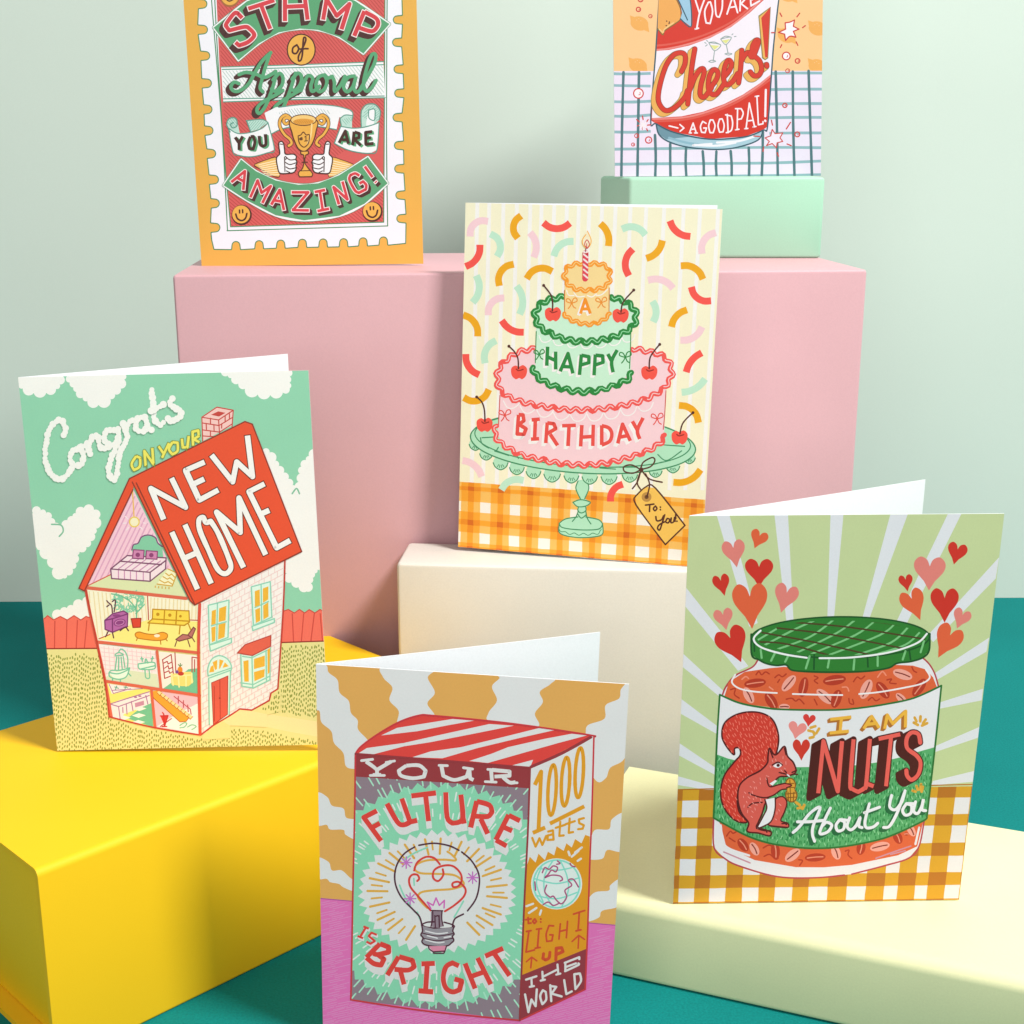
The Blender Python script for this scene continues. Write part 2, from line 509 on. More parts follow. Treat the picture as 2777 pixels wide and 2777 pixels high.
    def gingham(s, cols, rows, xref, yref, colors, top):
        """woven check: (start, end, level) bands along both directions on the flat panel"""
        us = [(s.uv((a, yref))[0], s.uv((b_, yref))[0], k) for a, b_, k in cols]
        vs = [(s.uv((xref, a))[1], s.uv((xref, b_))[1], k) for a, b_, k in rows]
        s.bump()
        for u0, u1, k in us:
            for v0, v1, m in vs:
                rgb = s.ink(colors[k + m])
                u0c, u1c = max(u0, 0), min(u1, s.W); v0c, v1c = min(v0, s.H), max(v1, 0)
                if u1c <= u0c or v0c <= v1c: continue
                n = 3
                j = lambda a, b_, sd: 0.00016 * noise.noise(Vector((a * 230, b_ * 230, sd)))
                P = [(u0c, v1c), (u1c, v1c), (u1c, v0c), (u0c, v0c)]
                out = []
                for e in range(4):
                    a, b_ = P[e], P[(e + 1) % 4]
                    for t in range(n):
                        f = t / n; x, y = a[0] + (b_[0] - a[0]) * f, a[1] + (b_[1] - a[1]) * f
                        out.append((min(max(x + j(x, y, 0), 0), s.W), min(max(y + j(x, y, 5), 0), s.H)))
                s.buf.append((out, 0, rgb))
    def bow(s, c, x, y, k, w=6):
        P = "0,0 -12,-22 -28,-26 -30,-10 0,0/0,0 10,-26 26,-30 30,-12 0,0/-2,2 -10,18 -20,30/2,2 10,20 22,28"
        s.line(c, w, [[(x + a * k, y + b_ * k) for a, b_ in q] for q in parse(P)])

# ================================================================== new home card
G = (1.02, 1.02, 1.00)
if 'c' in globals(): c.flush()
c = Card('greeting_card', (-0.17513, 0.48371, -0.22505, 0.00239, 0.03627, 0.0236), 0.105, 0.14429, R(33),
         [(50.3, 1022), (833.9, 1006.2), (897, 2018), (153.7, 2035.9)], [(0, .14429), (.105, .14429), (.105, 0), (0, 0)], G,
         'card with a cutaway red-roofed house print, standing on the yellow box', 0)
A1 = (0, 900, .46584); B1 = (0, 1400, .46584)
c.turn = 6; c.view(*B1); c.part('sky_print'); c.whole('#8fcbab')
w = '#f3efec'
c.view(*A1)
c.cloud(w, "104,255 362,255 345,300 325,325 270,340 200,342 140,322 118,290/400,255 725,245 715,275 700,325 660,350 640,385 575,415 515,395 490,370 450,345 445,310 412,290/1290,228 1685,225 1670,260 1670,300 1680,330 1640,345 1570,355 1500,355 1430,325 1395,290 1350,265 1330,245")
c.view(*B1)
c.cloud(w, "190,-45 235,-35 265,-22 295,5 300,50 350,70 360,45 410,40 425,-5 450,-15 490,-50 545,-40 570,5 545,60 545,95 515,130 500,170 455,185 430,215 435,265 415,295 385,330 365,350 320,290 300,225 240,180 215,170 200,90")
c.cloud(w, "1530,-385 1565,-370 1590,-320 1615,-290 1640,-250 1670,-215 1695,-180 1715,-140 1735,-150 1750,-200 1755,-250 1755,-290 1790,-320 1800,-350 1850,-375 1872,250 1840,300 1830,325 1800,345 1805,385 1785,430 1755,385 1700,375 1670,330 1640,240 1500,-120", 42)
c.cloud(w, "315,590 350,545 395,550 430,520 480,495 540,490 600,610 320,610")
c.line('#7fb99a', 7, "345,110 368,80 355,45 300,40/1700,-135 1725,-165 1742,-135")
c.fill('#ee6e5c', "245,592 275,572 310,597 350,577 390,598 430,572 470,598 500,577 580,590 600,768 262,768/1640,552 1680,537 1715,558 1745,537 1775,558 1802,538 1835,558 1865,537 1900,560 1910,727 1630,732")
c.line('#c9463c', 5, "255,592 275,572 310,597 350,577 390,598 430,572 470,598 500,577 540,590/318,602 315,765/388,600 384,765/450,598 442,765/505,600 490,765/1640,552 1680,537 1715,558 1745,537 1775,558 1802,538 1835,558 1865,537 1900,560/1703,560 1712,728/1770,560 1757,726/1832,560 1812,726/1866,560 1880,725", 0, cap=0)
c.part('garden_print')
c.fill('#e2d993', "255,766 600,764 1630,732 1920,720 1950,1420 290,1420")
c.line('#8e2f25', 6, "255,766 600,764/1630,731 1920,721", 0)
c.fill('#f0dda2', "1290,1195 1400,1135 1470,1130 1660,1165 1900,1200 1910,1290 1700,1255 1560,1225")
c.hatch('#87913f', 7.5, "262,790 600,790 650,1180 900,1240 1180,1290 1290,1215 1560,1245 1700,1275 1915,1310 1940,1400 300,1400", 92, 13.5, (17, 12), 0.3)
c.hatch('#87913f', 7.5, "1625,745 1905,735 1915,1190 1660,1150 1480,1120 1590,1060 1640,1000", 92, 13.5, (17, 12), 0.3)
# ---- the cutaway half
c.part('cutaway_print')
c.fill('#f2c5d6', "770,-175 1080,455 500,405")
c.hatch('#dba1c0', 8, "770,-165 1060,440 505,400", -64, 27, jit=.15)
c.fill('#d9dfb0', "500,403 655,328 1000,300 1090,468")
c.line('#cf5c4a', 5, "500,403 655,328")
c.line('#e9b65a', 6, "772,-160 778,-60 781,0")
c.oval('#fdf3cf', 783, 27, 32); c.ring('#e6c45c', 6, 783, 27, 28)
c.line('#fbe6ee', 5, "730,-5 745,10/718,35 735,33/735,75 750,60/830,70 818,58/850,35 835,32")
c.fill('#84c5a3', "768,190 778,160 805,150 825,115 865,103 905,118 920,150 945,170 952,232 780,235"); c.line('#7a4a78', 6, "768,190 778,160 805,150 825,115 865,103 905,118 920,150 945,170")
c.fill('#f6dfe8', "645,300 742,222 968,236 965,295 875,372 650,356")
c.line('#c98bb4', 5, "690,305 690,358/725,308 725,362/760,312 760,364/795,314 795,366/835,318 835,368/690,300 770,240/730,302 810,242/770,306 850,245/812,310 895,250/855,314 935,254")
c.line('#7c4768', 6, "645,300 875,320 968,250/875,320 875,372/645,300 650,356 875,372 965,300 968,236 742,222 645,300/700,255 940,275", 0)
c.fill('#cf84b0', "778,188 840,192 836,242 772,238/853,194 918,198 915,244 850,240"); c.line('#8c3f72', 5, "778,188 840,192 836,242 772,238/853,194 918,198 915,244 850,240", 0, 1); c.oval('#8c3f72', 803, 218, 13); c.oval('#8c3f72', 882, 220, 13)
c.fill('#f5f0c8', "978,300 1032,325 1004,400 915,388"); c.line('#d2a338', 5, "978,300 1032,325 1004,400 915,388/965,325 985,340 1000,330 1020,350/950,345 975,360 990,352 1015,372/930,365 960,382 980,374 1005,390/905,400 905,408/925,402 925,411/945,404 945,413/965,406 965,415/985,408 985,416", 0)
c.fill('#f8f2da', "505,415 1085,478 1165,505 1160,790 565,722")
c.hatch('#e6d3a4', 6, "510,425 860,460 865,600 765,640 570,705", 84, 24)
c.hatch('#e6d3a4', 6, "868,462 1085,480 1150,510 1150,600 868,590", 92, 22)
c.fill('#f3e787', "570,710 765,625 865,597 1165,607 1165,790")
c.line('#b84b3c', 5, "860,460 866,597/575,708 640,682/700,655 745,636/1100,598 1150,600")
for k in range(70):
    a = random.uniform(0, math.tau); r = random.uniform(.2, 1) ** .5; x, y = 755 + 95 * r * math.cos(a), 490 + 60 * r * math.sin(a)
    if y > 500 + abs(x - 775) * -.3 + 60: continue
    b = random.uniform(-1.2, 4); c.line('#84c9a8', 6, [[(x, y), (x + 12 * math.cos(b), y + 12 * math.sin(b)), (x + 22 * math.cos(b + .8), y + 20 * math.sin(b + .8))]])
c.line('#6fbb96', 6, "795,590 790,530 740,470/792,560 830,520/792,545 800,480/650,445 700,455 745,480")
c.fill('#d8432f', "765,590 822,588 818,640 775,642"); c.line('#a32c20', 5, "765,590 822,588 818,640 775,642 765,590", 0)
c.fill('#b464a6', "610,600 655,562 720,545 745,560 742,635 690,660 655,670 612,652"); c.line('#7a3470', 6, "610,600 655,590 745,562/655,590 655,670/610,600 655,562 720,545 745,560 742,635 655,670 612,652 610,600", 0); c.oval('#8b3f80', 697, 613, 36, 22, -12); c.ring('#d58cc6', 3, 697, 613, 26, 14, -12); c.oval('#8b3f80', 680, 572, 24, 8)
c.line('#5d2b42', 6, "630,665 615,695/655,672 662,702/700,660 730,640 748,660/655,555 650,515 630,495 622,485/665,550 672,500 670,480 655,490/622,520 635,510")
c.fill('#f4d54f', "890,535 1102,545 1105,610 1075,630 862,615 888,592"); c.line('#c08a16', 6, "890,535 1102,545 1105,610 1075,630 862,615 888,592 890,535/888,592 1100,605/960,540 955,620/1030,543 1025,625/870,620 865,660/1050,632 1045,680/1098,620 1112,655", 0); c.oval('#c08a16', 920, 565, 10); c.oval('#c08a16', 990, 570, 10); c.oval('#c08a16', 1052, 576, 8)
c.fill('#f2a431', "788,680 810,668 850,678 900,682 945,670 975,682 968,708 920,718 850,712 800,702", 1); c.line('#c0761a', 5, "788,680 810,668 850,678 900,682 945,670 975,682 968,708 920,718 850,712 800,702", 1, 1); c.line('#c0761a', 5, "800,705 795,718/935,718 938,740/965,708 975,720", 0); c.oval('#fdf3d8', 915, 690, 17, 9)
c.fill('#b9706a', "1025,712 1065,682 1095,686 1128,640 1140,650 1118,702 1045,722"); c.line('#7b3f3f', 5, "1025,712 1065,682 1095,686 1128,640 1140,650 1118,702 1045,722 1025,712/1030,722 1020,752/1095,715 1108,755/1120,700 1135,725/1095,686 1118,702", 0)
c.fill('#f7eaec', "575,738 910,778 930,1000 612,955")
c.hatch('#e9c4cd', 4, "580,745 905,782 912,915 700,880 610,925", 7, 24, jit=.05); c.hatch('#e9c4cd', 4, "580,745 905,782 912,915 700,880 610,925", 86, 27, jit=.05)
c.fill('#d6dfc2', "608,935 700,885 915,915 930,1000 612,957")
c.fill('#e2f2e6', "635,905 690,900 755,878 752,915 715,940 665,942"); c.line('#72c0a2', 6, "635,905 640,930 690,945 735,930 755,880/635,905 650,893 700,892 755,878/635,905 690,912 755,885/740,885 745,830 730,785 705,768 692,785/670,800 692,788 718,802 670,808/680,815 670,890/692,815 690,890/705,815 712,885/718,812 728,875/655,940 655,955/700,945 702,960/748,910 762,925")
c.fill('#e2f2e6', "805,855 890,845 905,862 895,885 815,888"); c.line('#72c0a2', 6, "805,855 890,845 905,862 895,885 815,885 805,855/820,885 905,865/845,890 850,935 872,935 868,888/845,850 850,825 862,850/825,815 830,840/890,812 885,838/835,825 820,825/880,825 895,822")
c.fill('#f8efe8', "925,782 1165,808 1165,1035 945,1000")
c.fill('#70bd98', "948,1002 1020,950 1100,885 1165,880 1165,1035")
c.fill('#fbf2ee', "948,830 998,800 1012,920 960,940"); c.line('#b23a3c', 5, "948,830 998,800 1012,920 960,940 948,830/955,850 975,840 980,855 1000,845/960,880 980,865 985,885 1005,875/962,905 985,895 990,910 1008,900/1020,790 1025,900/1120,900 1120,815 1150,820/1135,830 1135,900", 0)
c.fill('#efd87a', "995,920 1030,905 1115,900 1128,960 1100,985 1060,985 1000,975"); c.line('#f8efa8', 7, "1000,910 1010,980/1040,930 1045,990/1085,925 1085,985/1118,910 1120,965/1010,925 1110,920"); c.oval('#e58a2c', 1050, 890, 15, 20); c.oval('#c13a30', 1055, 912, 18, 12); c.oval('#7b4a94', 1032, 902, 10); c.line('#5c8a4a', 4, "1050,870 1040,858/1050,870 1052,852/1050,870 1062,860")
c.fill('#f1e479', "608,962 885,1010 890,1225 645,1165"); c.fill('#f7eef0', "628,970 830,998 650,1030"); c.line('#a873a0', 4, "635,975 660,1028 760,1000/650,1010 830,1000", 0); c.line('#6fa89a', 5, "680,985 672,1005/668,990 690,998/735,985 728,1000/722,990 745,996")
c.fill('#70bd98', "740,1175 885,1060 892,1225")
for i in range(7):
    for j in range(5):
        if (i + j) % 2: continue
        x = 700 + 42 * i - 46 * j + 30; y = 1100 + 13 * i + 27 * j - 10
        if 640 < x < 890 and 1080 < y < 1205: c.fill('#f6f3ee', [(x, y - 12), (x + 40, y), (x - 2, y + 15), (x - 42, y + 2)])
c.fill('#f7eaee', "640,1090 700,1065 765,1050 870,1015 880,1085 800,1120 720,1150 712,1185 648,1165"); c.line('#a873a0', 5, "640,1090 765,1050 870,1018/640,1090 690,1105 870,1040/690,1105 700,1180/735,1090 740,1150/765,1075 775,1130/850,1040 862,1090/715,1110 716,1140", 0); c.fill('#c58aa8', "785,1085 838,1070 840,1095 788,1110")
c.oval('#a873a0', 790, 1050, 10, 5); c.oval('#a873a0', 815, 1044, 10, 5)
c.fill('#f0bccb', "885,1010 1165,1045 1172,1268 905,1225"); c.fill('#f6f0f2', "915,1222 1010,1160 1165,1080 1172,1268")
c.line('#b54a5c', 5, "1015,1045 1110,1120 1115,1150/1040,1045 1040,1085/1070,1070 1070,1110/1095,1095 1098,1135/935,1222 1000,1175", 0)
c.fill('#f0a236', "882,1015 925,1010 1110,1160 1085,1192 1050,1195 895,1055"); c.line('#b5671c', 4, "882,1015 895,1055 1050,1195 1085,1192 1110,1160", 0)
for k in range(10): x = 915 + k * 20; y = 1022 + k * 15.5; c.fill('#fbe2a0', [(x, y), (x + 12, y - 12), (x + 30, y + 2), (x + 16, y + 18)]); c.line('#b5671c', 3, [[(x, y), (x + 16, y + 18), (x + 30, y + 2)]], 0)
c.fill('#d23434', "935,1160 980,1158 960,1220"); c.line('#c22c30', 6, "958,1222 955,1150 948,1140/935,1160 980,1158 960,1220/945,1222 972,1222", 0)
c.line('#84c9a8', 6, "1050,1215 1075,1200 1090,1205 1075,1225 1050,1230/1095,1225 1120,1212 1145,1222 1120,1240")
c.part('house_wall_print')
c.fill('#f6eeec', "1165,500 1660,245 1652,520 1622,1000 1582,1025 1572,1068 1470,1125 1400,1118 1345,1155 1245,1215 1178,1272")
for k in range(22):
    f0 = k / 21; yl = 505 + (1268 - 505) * f0; yr = 262 + (1010 - 262) * f0
    c.line('#e9c8c8', 3.4, [[(1180, yl), (1650 - 25 * f0, yr)]], 0, cap=0)
    for j in range(12):
        t = (j + .5 * (k % 2) + random.uniform(-.12, .12)) / 12
        x = 1185 + (1640 - 30 * f0 - 1185) * t; y = yl + (yr - yl) * (x - 1180) / 470
        if y < 1250: c.line('#e9c8c8', 3.4, [[(x, y), (x, y + 34)]], 0, cap=0)
c.fill('#e2d993', "1345,1160 1400,1122 1470,1130 1574,1074 1584,1030 1640,990 1640,1130 1400,1200/1180,1275 1245,1220 1345,1158 1345,1290 1180,1300")
c.hatch('#87913f', 7.5, "1480,1132 1580,1080 1590,1035 1638,1005 1638,1150 1560,1140", 92, 15, (18, 12), 0.3); c.fill('#f0dda2', "1300,1190 1345,1160 1400,1122 1470,1130 1560,1150 1560,1225 1340,1215")
T = '#8ccdb8'; P = '#d9efe5'; Y = '#eab138'
c.fill(P, "1215,512 1335,482 1330,700 1355,705 1352,730 1228,782 1220,745/1465,405 1575,375 1586,585 1602,592 1600,612 1475,662 1470,632/1400,800 1470,808 1580,752 1575,950 1480,995 1412,985/1215,925 1215,870 1235,825 1280,808 1320,820 1345,850 1350,900 1338,1155 1245,1215 1222,1210")
c.line(T, 6, "1215,512 1335,482 1330,700 1222,742 1215,512/1222,745 1350,705 1350,730 1228,780 1222,745/1268,500 1264,722/1232,632 1320,608/1465,405 1575,375 1585,582 1478,630 1465,405/1470,635 1600,590 1600,612 1475,660 1470,635/1522,392 1526,608/1487,525 1565,490", 0)
c.fill(Y, "1235,545 1260,536 1258,620 1232,628/1278,530 1320,515 1316,600 1275,610/1232,642 1258,634 1256,718 1236,728/1275,624 1316,614 1310,698 1272,712/1485,430 1514,420 1516,512 1486,522/1532,414 1564,402 1564,478 1533,498/1488,538 1516,526 1518,602 1492,616/1534,514 1564,494 1566,578 1536,596")
c.fill('#e0604c', "1385,790 1430,742 1580,688 1578,752 1472,806"); c.line('#b54236', 5, "1385,790 1430,742 1580,688 1578,752 1472,806 1385,790", 0)
c.line(T, 6, "1405,800 1412,985 1480,995 1575,948 1578,760/1470,810 1475,992/1415,810 1470,818 1578,765/1405,965 1478,975 1575,925/1552,775 1555,950", 0)
c.fill(Y, "1420,838 1450,832 1452,958 1426,958/1482,825 1545,805 1545,868 1482,885/1482,902 1545,884 1542,930 1485,956/1560,770 1576,760 1573,905 1562,915/1220,905 1230,870 1245,862 1250,900/1240,845 1268,830 1266,885 1255,890/1280,828 1305,835 1285,880 1278,885/1312,845 1335,868 1298,878")
c.line(T, 6, "1215,925 1213,880 1235,828 1278,806 1325,824 1348,860 1350,885/1215,925 1350,878/1218,938 1350,890/1222,1210 1218,938/1338,1155 1345,895")
c.fill('#dc5a49', "1235,965 1330,925 1328,1150 1246,1210"); c.line('#b23a32', 4, "1235,965 1330,925 1328,1150 1246,1210 1235,965/1283,945 1286,1180/1250,985 1252,1190", 0); c.oval('#8e2f25', 1283, 1055, 5)
c.part('house_frame_print'); K = '#d9654e'; D = '#8e3426'
c.line(K, 19, "492,408 1085,472", 0); c.line(K, 17, "500,425 525,560 563,725 612,955 648,1165", 0); c.line(K, 18, "563,725 1160,790/612,955 1165,1040", 0); c.line(K, 15, "915,780 940,1010/882,1000 905,1228", 0)
c.line('#c03a30', 7, "500,425 563,725 610,955 636,1165 900,1228 1170,1272 1245,1215 1345,1155 1400,1118 1470,1125 1572,1068 1582,1025 1622,1000 1652,520 1660,245", 0)
c.line('#d8503e', 17, "1165,505 1158,790 1168,1268", 0)
c.part('roof_print'); RD = '#e4502e'
c.fill('#f6c6c0', "1175,-578 1262,-636 1357,-618 1352,-530 1180,-440")
c.line('#c4423a', 5, "1175,-578 1262,-636 1357,-618 1272,-562 1175,-578/1175,-578 1180,-440/1272,-562 1278,-480/1357,-618 1350,-520/1178,-545 1275,-530 1355,-578/1180,-505 1278,-492 1352,-540/1182,-470 1260,-465/1225,-572 1225,-540/1200,-540 1202,-508/1245,-535 1246,-500/1225,-500 1225,-470/1310,-585 1310,-550/1335,-598 1335,-570/1290,-540 1290,-515", 0)
c.fill('#c4423a', "1228,-592 1270,-612 1312,-603 1275,-582")
c.fill(RD, "755,-225 1425,-553 1468,-538 1757,200 1135,510 1108,485 775,-190"); c.fill(RD, "755,-225 782,-215 778,-165 492,428 460,412")
c.line(D, 6, "755,-225 1425,-553 1468,-538 1757,200 1135,510 1108,485 772,-205/755,-225 460,412 492,428 775,-160/795,-200 1135,505/1468,-538 1475,-520", 0)
c.part('title_lettering'); c.turn = 62
N_ = "955,12 880,-168 1082,-58 1000,-228/1192,-320 1082,-272 1162,-100 1272,-158/1122,-190 1190,-222/1232,-360 1355,-205 1378,-320 1470,-235 1440,-472/1002,85 1152,418/1078,42 1232,385/1060,245 1150,205/1420,292 1262,-30 1400,88 1392,-112 1548,218/1540,-193 1450,-148 1612,178 1690,135/1505,-12 1568,-40"
c.line('#6b2c18', 42, N_, 0, cap=0, wob=0, ext=5.5); c.line('#6b2c18', 40, "1228,22 1200,30 1185,0 1160,15 1165,75 1215,190 1268,300 1312,328 1345,298 1335,245 1275,100 1228,22")
c.line('#f4f0ee', 31, N_, 0, cap=0); c.line('#f4f0ee', 29, "1228,22 1200,30 1185,0 1160,15 1165,75 1215,190 1268,300 1312,328 1345,298 1335,245 1275,100 1228,22")
O_ = "795,-355 768,-310 782,-275 815,-295 818,-345 795,-355/850,-298 842,-385 895,-308 888,-402/925,-412 952,-372/985,-430 945,-345/1005,-435 985,-395 1005,-365 1035,-385 1035,-432 1005,-435/1060,-455 1065,-405 1092,-405 1100,-470/1125,-415 1122,-495 1155,-503 1158,-470 1128,-452 1162,-435"
c.line('#7d8a3a', 22, O_, 0, cap=0, wob=0, ext=4); c.line('#ecdf62', 14, O_, 0, cap=0)
c.line('#7d8a3a', 5, "900,-310 902,-292/1085,-400 1088,-385/855,-300 858,-280")
c.view(*A1)
c.beads('#f3f0ec', 18, "372,600 385,560 368,520 340,510 300,545 275,620 265,720 285,795 320,840 355,850 395,825 420,780/470,668 425,690 410,735 435,770 475,765 490,720 470,668 500,655 515,640/508,640 520,680 527,720/520,650 548,598 575,612 580,655 610,675 645,655/668,565 622,572 612,625 655,655 690,615/690,555 692,630 655,720 635,800 650,850 675,848 688,790 695,720 720,660 745,605/718,530 735,565 740,600/735,560 755,520 778,508/845,495 800,505 795,560 835,575 862,545/850,490 860,545 885,568/885,330 890,400 900,500 935,540 960,510/878,460 915,440 955,420/1005,385 990,415 1020,440 1050,455 1050,490 1010,515 985,510 975,490")

# ================================================================== stamp card
G = (0.90, 0.88, 0.92)
if 'c' in globals(): c.flush()
c = Card('greeting_card', (-0.14704, 0.65447, -0.05514, 0.01674, -0.00476, 0.00932), 0.105, 0.147, R(22),
         [(497.2, 0), (1129.8, 0), (1148.2, 715.3), (547, 721.8)], [(-3e-05, 0.11856), (0.10502, 0.11775), (0.10498, 0), (3e-05, 0)], G,
         'gold-bordered card with a red postage stamp print and trophy, on the pink box')
c.view(480, 0, .38293); c.part('border_print'); c.whole('#e9b24c')
c.part('stamp_print'); GR = '#3f8d5d'
TL_ = [(182, 28), (186, 210), (202, 395), (214, 590), (218, 775), (225, 925), (244, 1088), (264, 1272), (270, 1440), (274, 1612)]
TR_ = [(1560, 140), (1555, 300), (1565, 490), (1570, 660), (1558, 832), (1568, 1030), (1570, 1195), (1578, 1382), (1585, 1548)]
TB_ = [(418, 1738), (582, 1732), (735, 1728), (888, 1722), (1035, 1720), (1180, 1718), (1318, 1712), (1462, 1706)]
SP = [(140, -300)]
for x, y in TL_:
    bx = x - 30 + random.uniform(-5, 5)
    SP += [(bx, y - 37)] + [(x + 34 * math.sin(a), y - 34 * math.cos(a)) for a in [math.pi * i / 8 for i in range(9)]] + [(bx + 3, y + 37)]
SP += [(250, 1700), (265, 1762)]
for x, y in TB_:
    by = y + 26
    SP += [(x - 35, by)] + [(x - 32 * math.cos(a), y - 32 * math.sin(a)) for a in [math.pi * i / 8 for i in range(9)]] + [(x + 35, by)]
SP += [(1616, 1720)]
for x, y in TR_[::-1]:
    bx = x + 33
    SP += [(bx, y + 35)] + [(x - 32 * math.sin(a), y + 32 * math.cos(a)) for a in [math.pi * i / 8 for i in range(9)]] + [(bx, y - 35)]
SP += [(1580, -300)]
c.line(GR, 12, [SP], 0, 1); c.fill('#f5f5f8', SP)
c.line(GR, 6, "232,-300 245,0 318,900 358,1634/355,1634 1492,1600/1492,1600 1484,900 1490,-300", 1)
c.fill('#d85f5a', "262,-420 1475,-420 1468,900 1464,1573 380,1606 320,900")
c.hatch('#bd4845', 6, "262,-420 1475,-420 1468,0 1464,440 870,455 312,475", 50, 19, jit=.1)
c.hatch('#bd4845', 6, "325,715 1475,690 1468,900 900,1250 600,1200 380,1260 345,1000", 45, 19, jit=.1)
c.hatch('#bd4845', 6, "360,1330 900,1310 1464,1300 1464,1573 380,1606", 40, 19, jit=.1)
c.line(GR, 6, "262,-420 268,0 320,900 380,1606/380,1606 1464,1573/1464,1573 1468,900 1475,-420", 1)
c.fill('#f5f8f5', "312,475 870,455 1462,438 1475,690 900,700 328,722")
c.hatch('#c3d6ce', 6, "320,500 870,480 1460,462 1468,672 900,684 332,700", 52, 20, jit=.15)
c.line('#4a9a80', 6, "320,492 870,478 1462,458/328,700 900,690 1468,680/312,475 870,458 1462,436/328,722 900,704 1475,692")
c.part('banner_print')
BN = "260,195 495,10 640,-50 870,-75 1090,-60 1260,5 1505,170 1320,380 1150,262 1000,212 870,203 720,230 580,308 435,427"
c.line('#3f8d5d', 24, BN, 0, 1); c.line('#f5f8f5', 17, BN, 0, 1); c.fill('#5ba573', BN)
c.oval('#a8693a', 375, -18, 68); c.oval('#eeb44e', 375, -24, 60); c.line('#51281f', 8, "345,-10 370,8 400,-5")
c.part('stamp_lettering')
STL = "462,128 428,92 402,98 350,168 352,190 372,216 480,190 515,205 545,238 542,262 500,300 440,322 415,300/505,62 690,2/592,25 660,205/765,150 765,-60/925,140 900,-60/770,48 915,42/1035,140 1060,-5 1132,112 1222,28 1165,208/1328,78 1255,255/1330,85 1405,125 1425,160 1415,195 1378,222 1295,198"
c.text('#d7424a', 30, STL, 0, ('#4b2a26', -24, 30, 50, 6), ('#f7efe9', 43))
c.oval('#51281f', 880, 352, 103, 114); c.oval('#eeb44e', 880, 352, 94, 105)
c.line('#51281f', 13, "850,318 822,338 820,372 845,378 862,345 848,318/862,345 885,345 908,300 912,270 898,268 892,320 888,385 878,425 862,430 862,395 890,350 928,345")
AP = "440,592 405,582 382,615 405,645 450,640 510,590 560,500 610,425 665,372/660,378 625,480 598,580 590,625 610,650/440,528 490,512 560,525 620,548 680,520 700,505/705,525 672,640 630,745 590,800 568,790 575,755 620,715 700,672 750,640/680,565 725,520 750,545 745,600 700,645 670,630/840,518 805,630 760,745 715,800 690,790 700,752 750,712 820,670 870,640/815,560 855,518 882,540 875,595 835,640 805,625/880,640 905,575 930,535 962,555 948,610 960,648 1010,610/1045,530 1005,545 985,600 1005,648 1045,630 1062,575 1045,530 1070,552 1100,540/1100,540 1115,580 1118,648 1160,600 1190,540/1255,538 1210,550 1180,610 1205,650 1245,615 1268,545 1252,620 1275,652 1320,615/1295,640 1350,540 1398,450 1408,390 1380,388 1345,480 1322,590 1340,645 1375,625 1410,570"
c.text('#5aa877', 25, AP, 1, ('#4b2a26', -24, 22, 30, 5), None, cap=1)
c.part('ribbon_print'); TL = '#bfe3d2'; OL = '#5a9a86'
c.fill('#f5f8f6', "620,800 700,760 820,742 960,740 1120,752 1215,775 1245,800 1245,835 1150,830 1130,918 1000,898 850,895 740,915 670,950 640,870", 0)
c.hatch('#b9cfc8', 5, "700,800 820,765 960,760 1080,780 1090,850 1000,830 800,830", 55, 17)
c.fill(TL, "352,885 360,850 392,832 420,842 432,880 445,945 378,938/490,850 520,850 600,846 645,868 580,915 520,932/1155,840 1185,815 1240,820 1240,905 1175,905 1160,880/1308,900 1306,790 1340,742 1400,738 1440,785 1432,850 1400,882")
c.hatch('#7fbba6', 4, "352,885 360,850 392,832 420,842 432,880 400,910/495,860 600,850 640,870 580,915 525,925/1160,845 1235,825 1238,860 1190,890/1310,830 1340,748 1400,745 1438,790 1420,850".split('/')[0], 50, 14)
c.hatch('#7fbba6', 4, "495,860 600,850 640,870 580,915 525,925", -50, 14); c.hatch('#7fbba6', 4, "1160,845 1235,825 1238,860 1190,895", 50, 14); c.hatch('#7fbba6', 4, "1312,830 1340,750 1400,745 1438,790 1425,850 1380,870", -40, 14)
c.fill('#f5f8f6', "1340,870 1358,780 1400,775 1395,880 1340,890")
c.fill('#f5f8f6', "366,908 430,945 520,938 600,910 645,870 690,1060 640,1082 560,1105 500,1110 440,1100 398,1078/1160,895 1250,908 1340,898 1432,868 1416,1062 1370,1085 1290,1080 1200,1058 1115,1015")
c.line(OL, 6, "366,908 430,945 520,938 600,910 645,870/366,908 398,1078 440,1100 500,1110 560,1105 640,1082 690,1060 645,870/1160,895 1250,908 1340,898 1432,868/1160,895 1115,1015/1432,868 1416,1062 1370,1085 1290,1080 1200,1058 1115,1015/352,885 360,850 392,832 422,845 425,890 395,905 380,880 400,868/352,885 378,935/490,855 600,846 645,868/495,860 522,930/1155,840 1190,815 1240,818/1155,840 1165,895/1306,900 1306,790 1340,742 1400,738 1440,785 1432,850/1358,780 1400,775 1398,850 1360,835 1358,780/720,760 900,740 1100,748 1215,775 1245,800 1240,850/670,948 740,915 850,892 1000,896 1130,918", 1)
YL = "412,972 440,1012 466,965/440,1012 441,1062/522,968 506,1010 514,1052 540,1055 552,1005 540,966 522,968/582,962 590,1022 612,1035 630,1018 626,950/1148,1012 1192,928 1215,1018/1170,990 1208,990/1245,1028 1255,932/1258,935 1290,945 1288,975 1255,985 1302,1030/1382,932 1336,938 1338,1022 1392,1016/1338,980 1374,975"
c.text('#46271f', 22, YL, 0, ('#5aa877', 13, 9, 22, 3), None)
c.part('trophy_print'); OD = '#5d331d'; GO = '#edb34c'
HD = "800,862 772,878 755,858 768,835 800,842 808,868/806,838 770,815 735,840 728,890 760,950 800,985 812,1015 792,1032"
HM = '/'.join(' '.join('%g,%g' % (1800 - x, y) for x, y in p) for p in parse(HD))
for q in (HD, HM): c.line(OD, 27, q, 1, wob=0)
for q in (HD, HM): c.line(GO, 17, q, 1, wob=0)
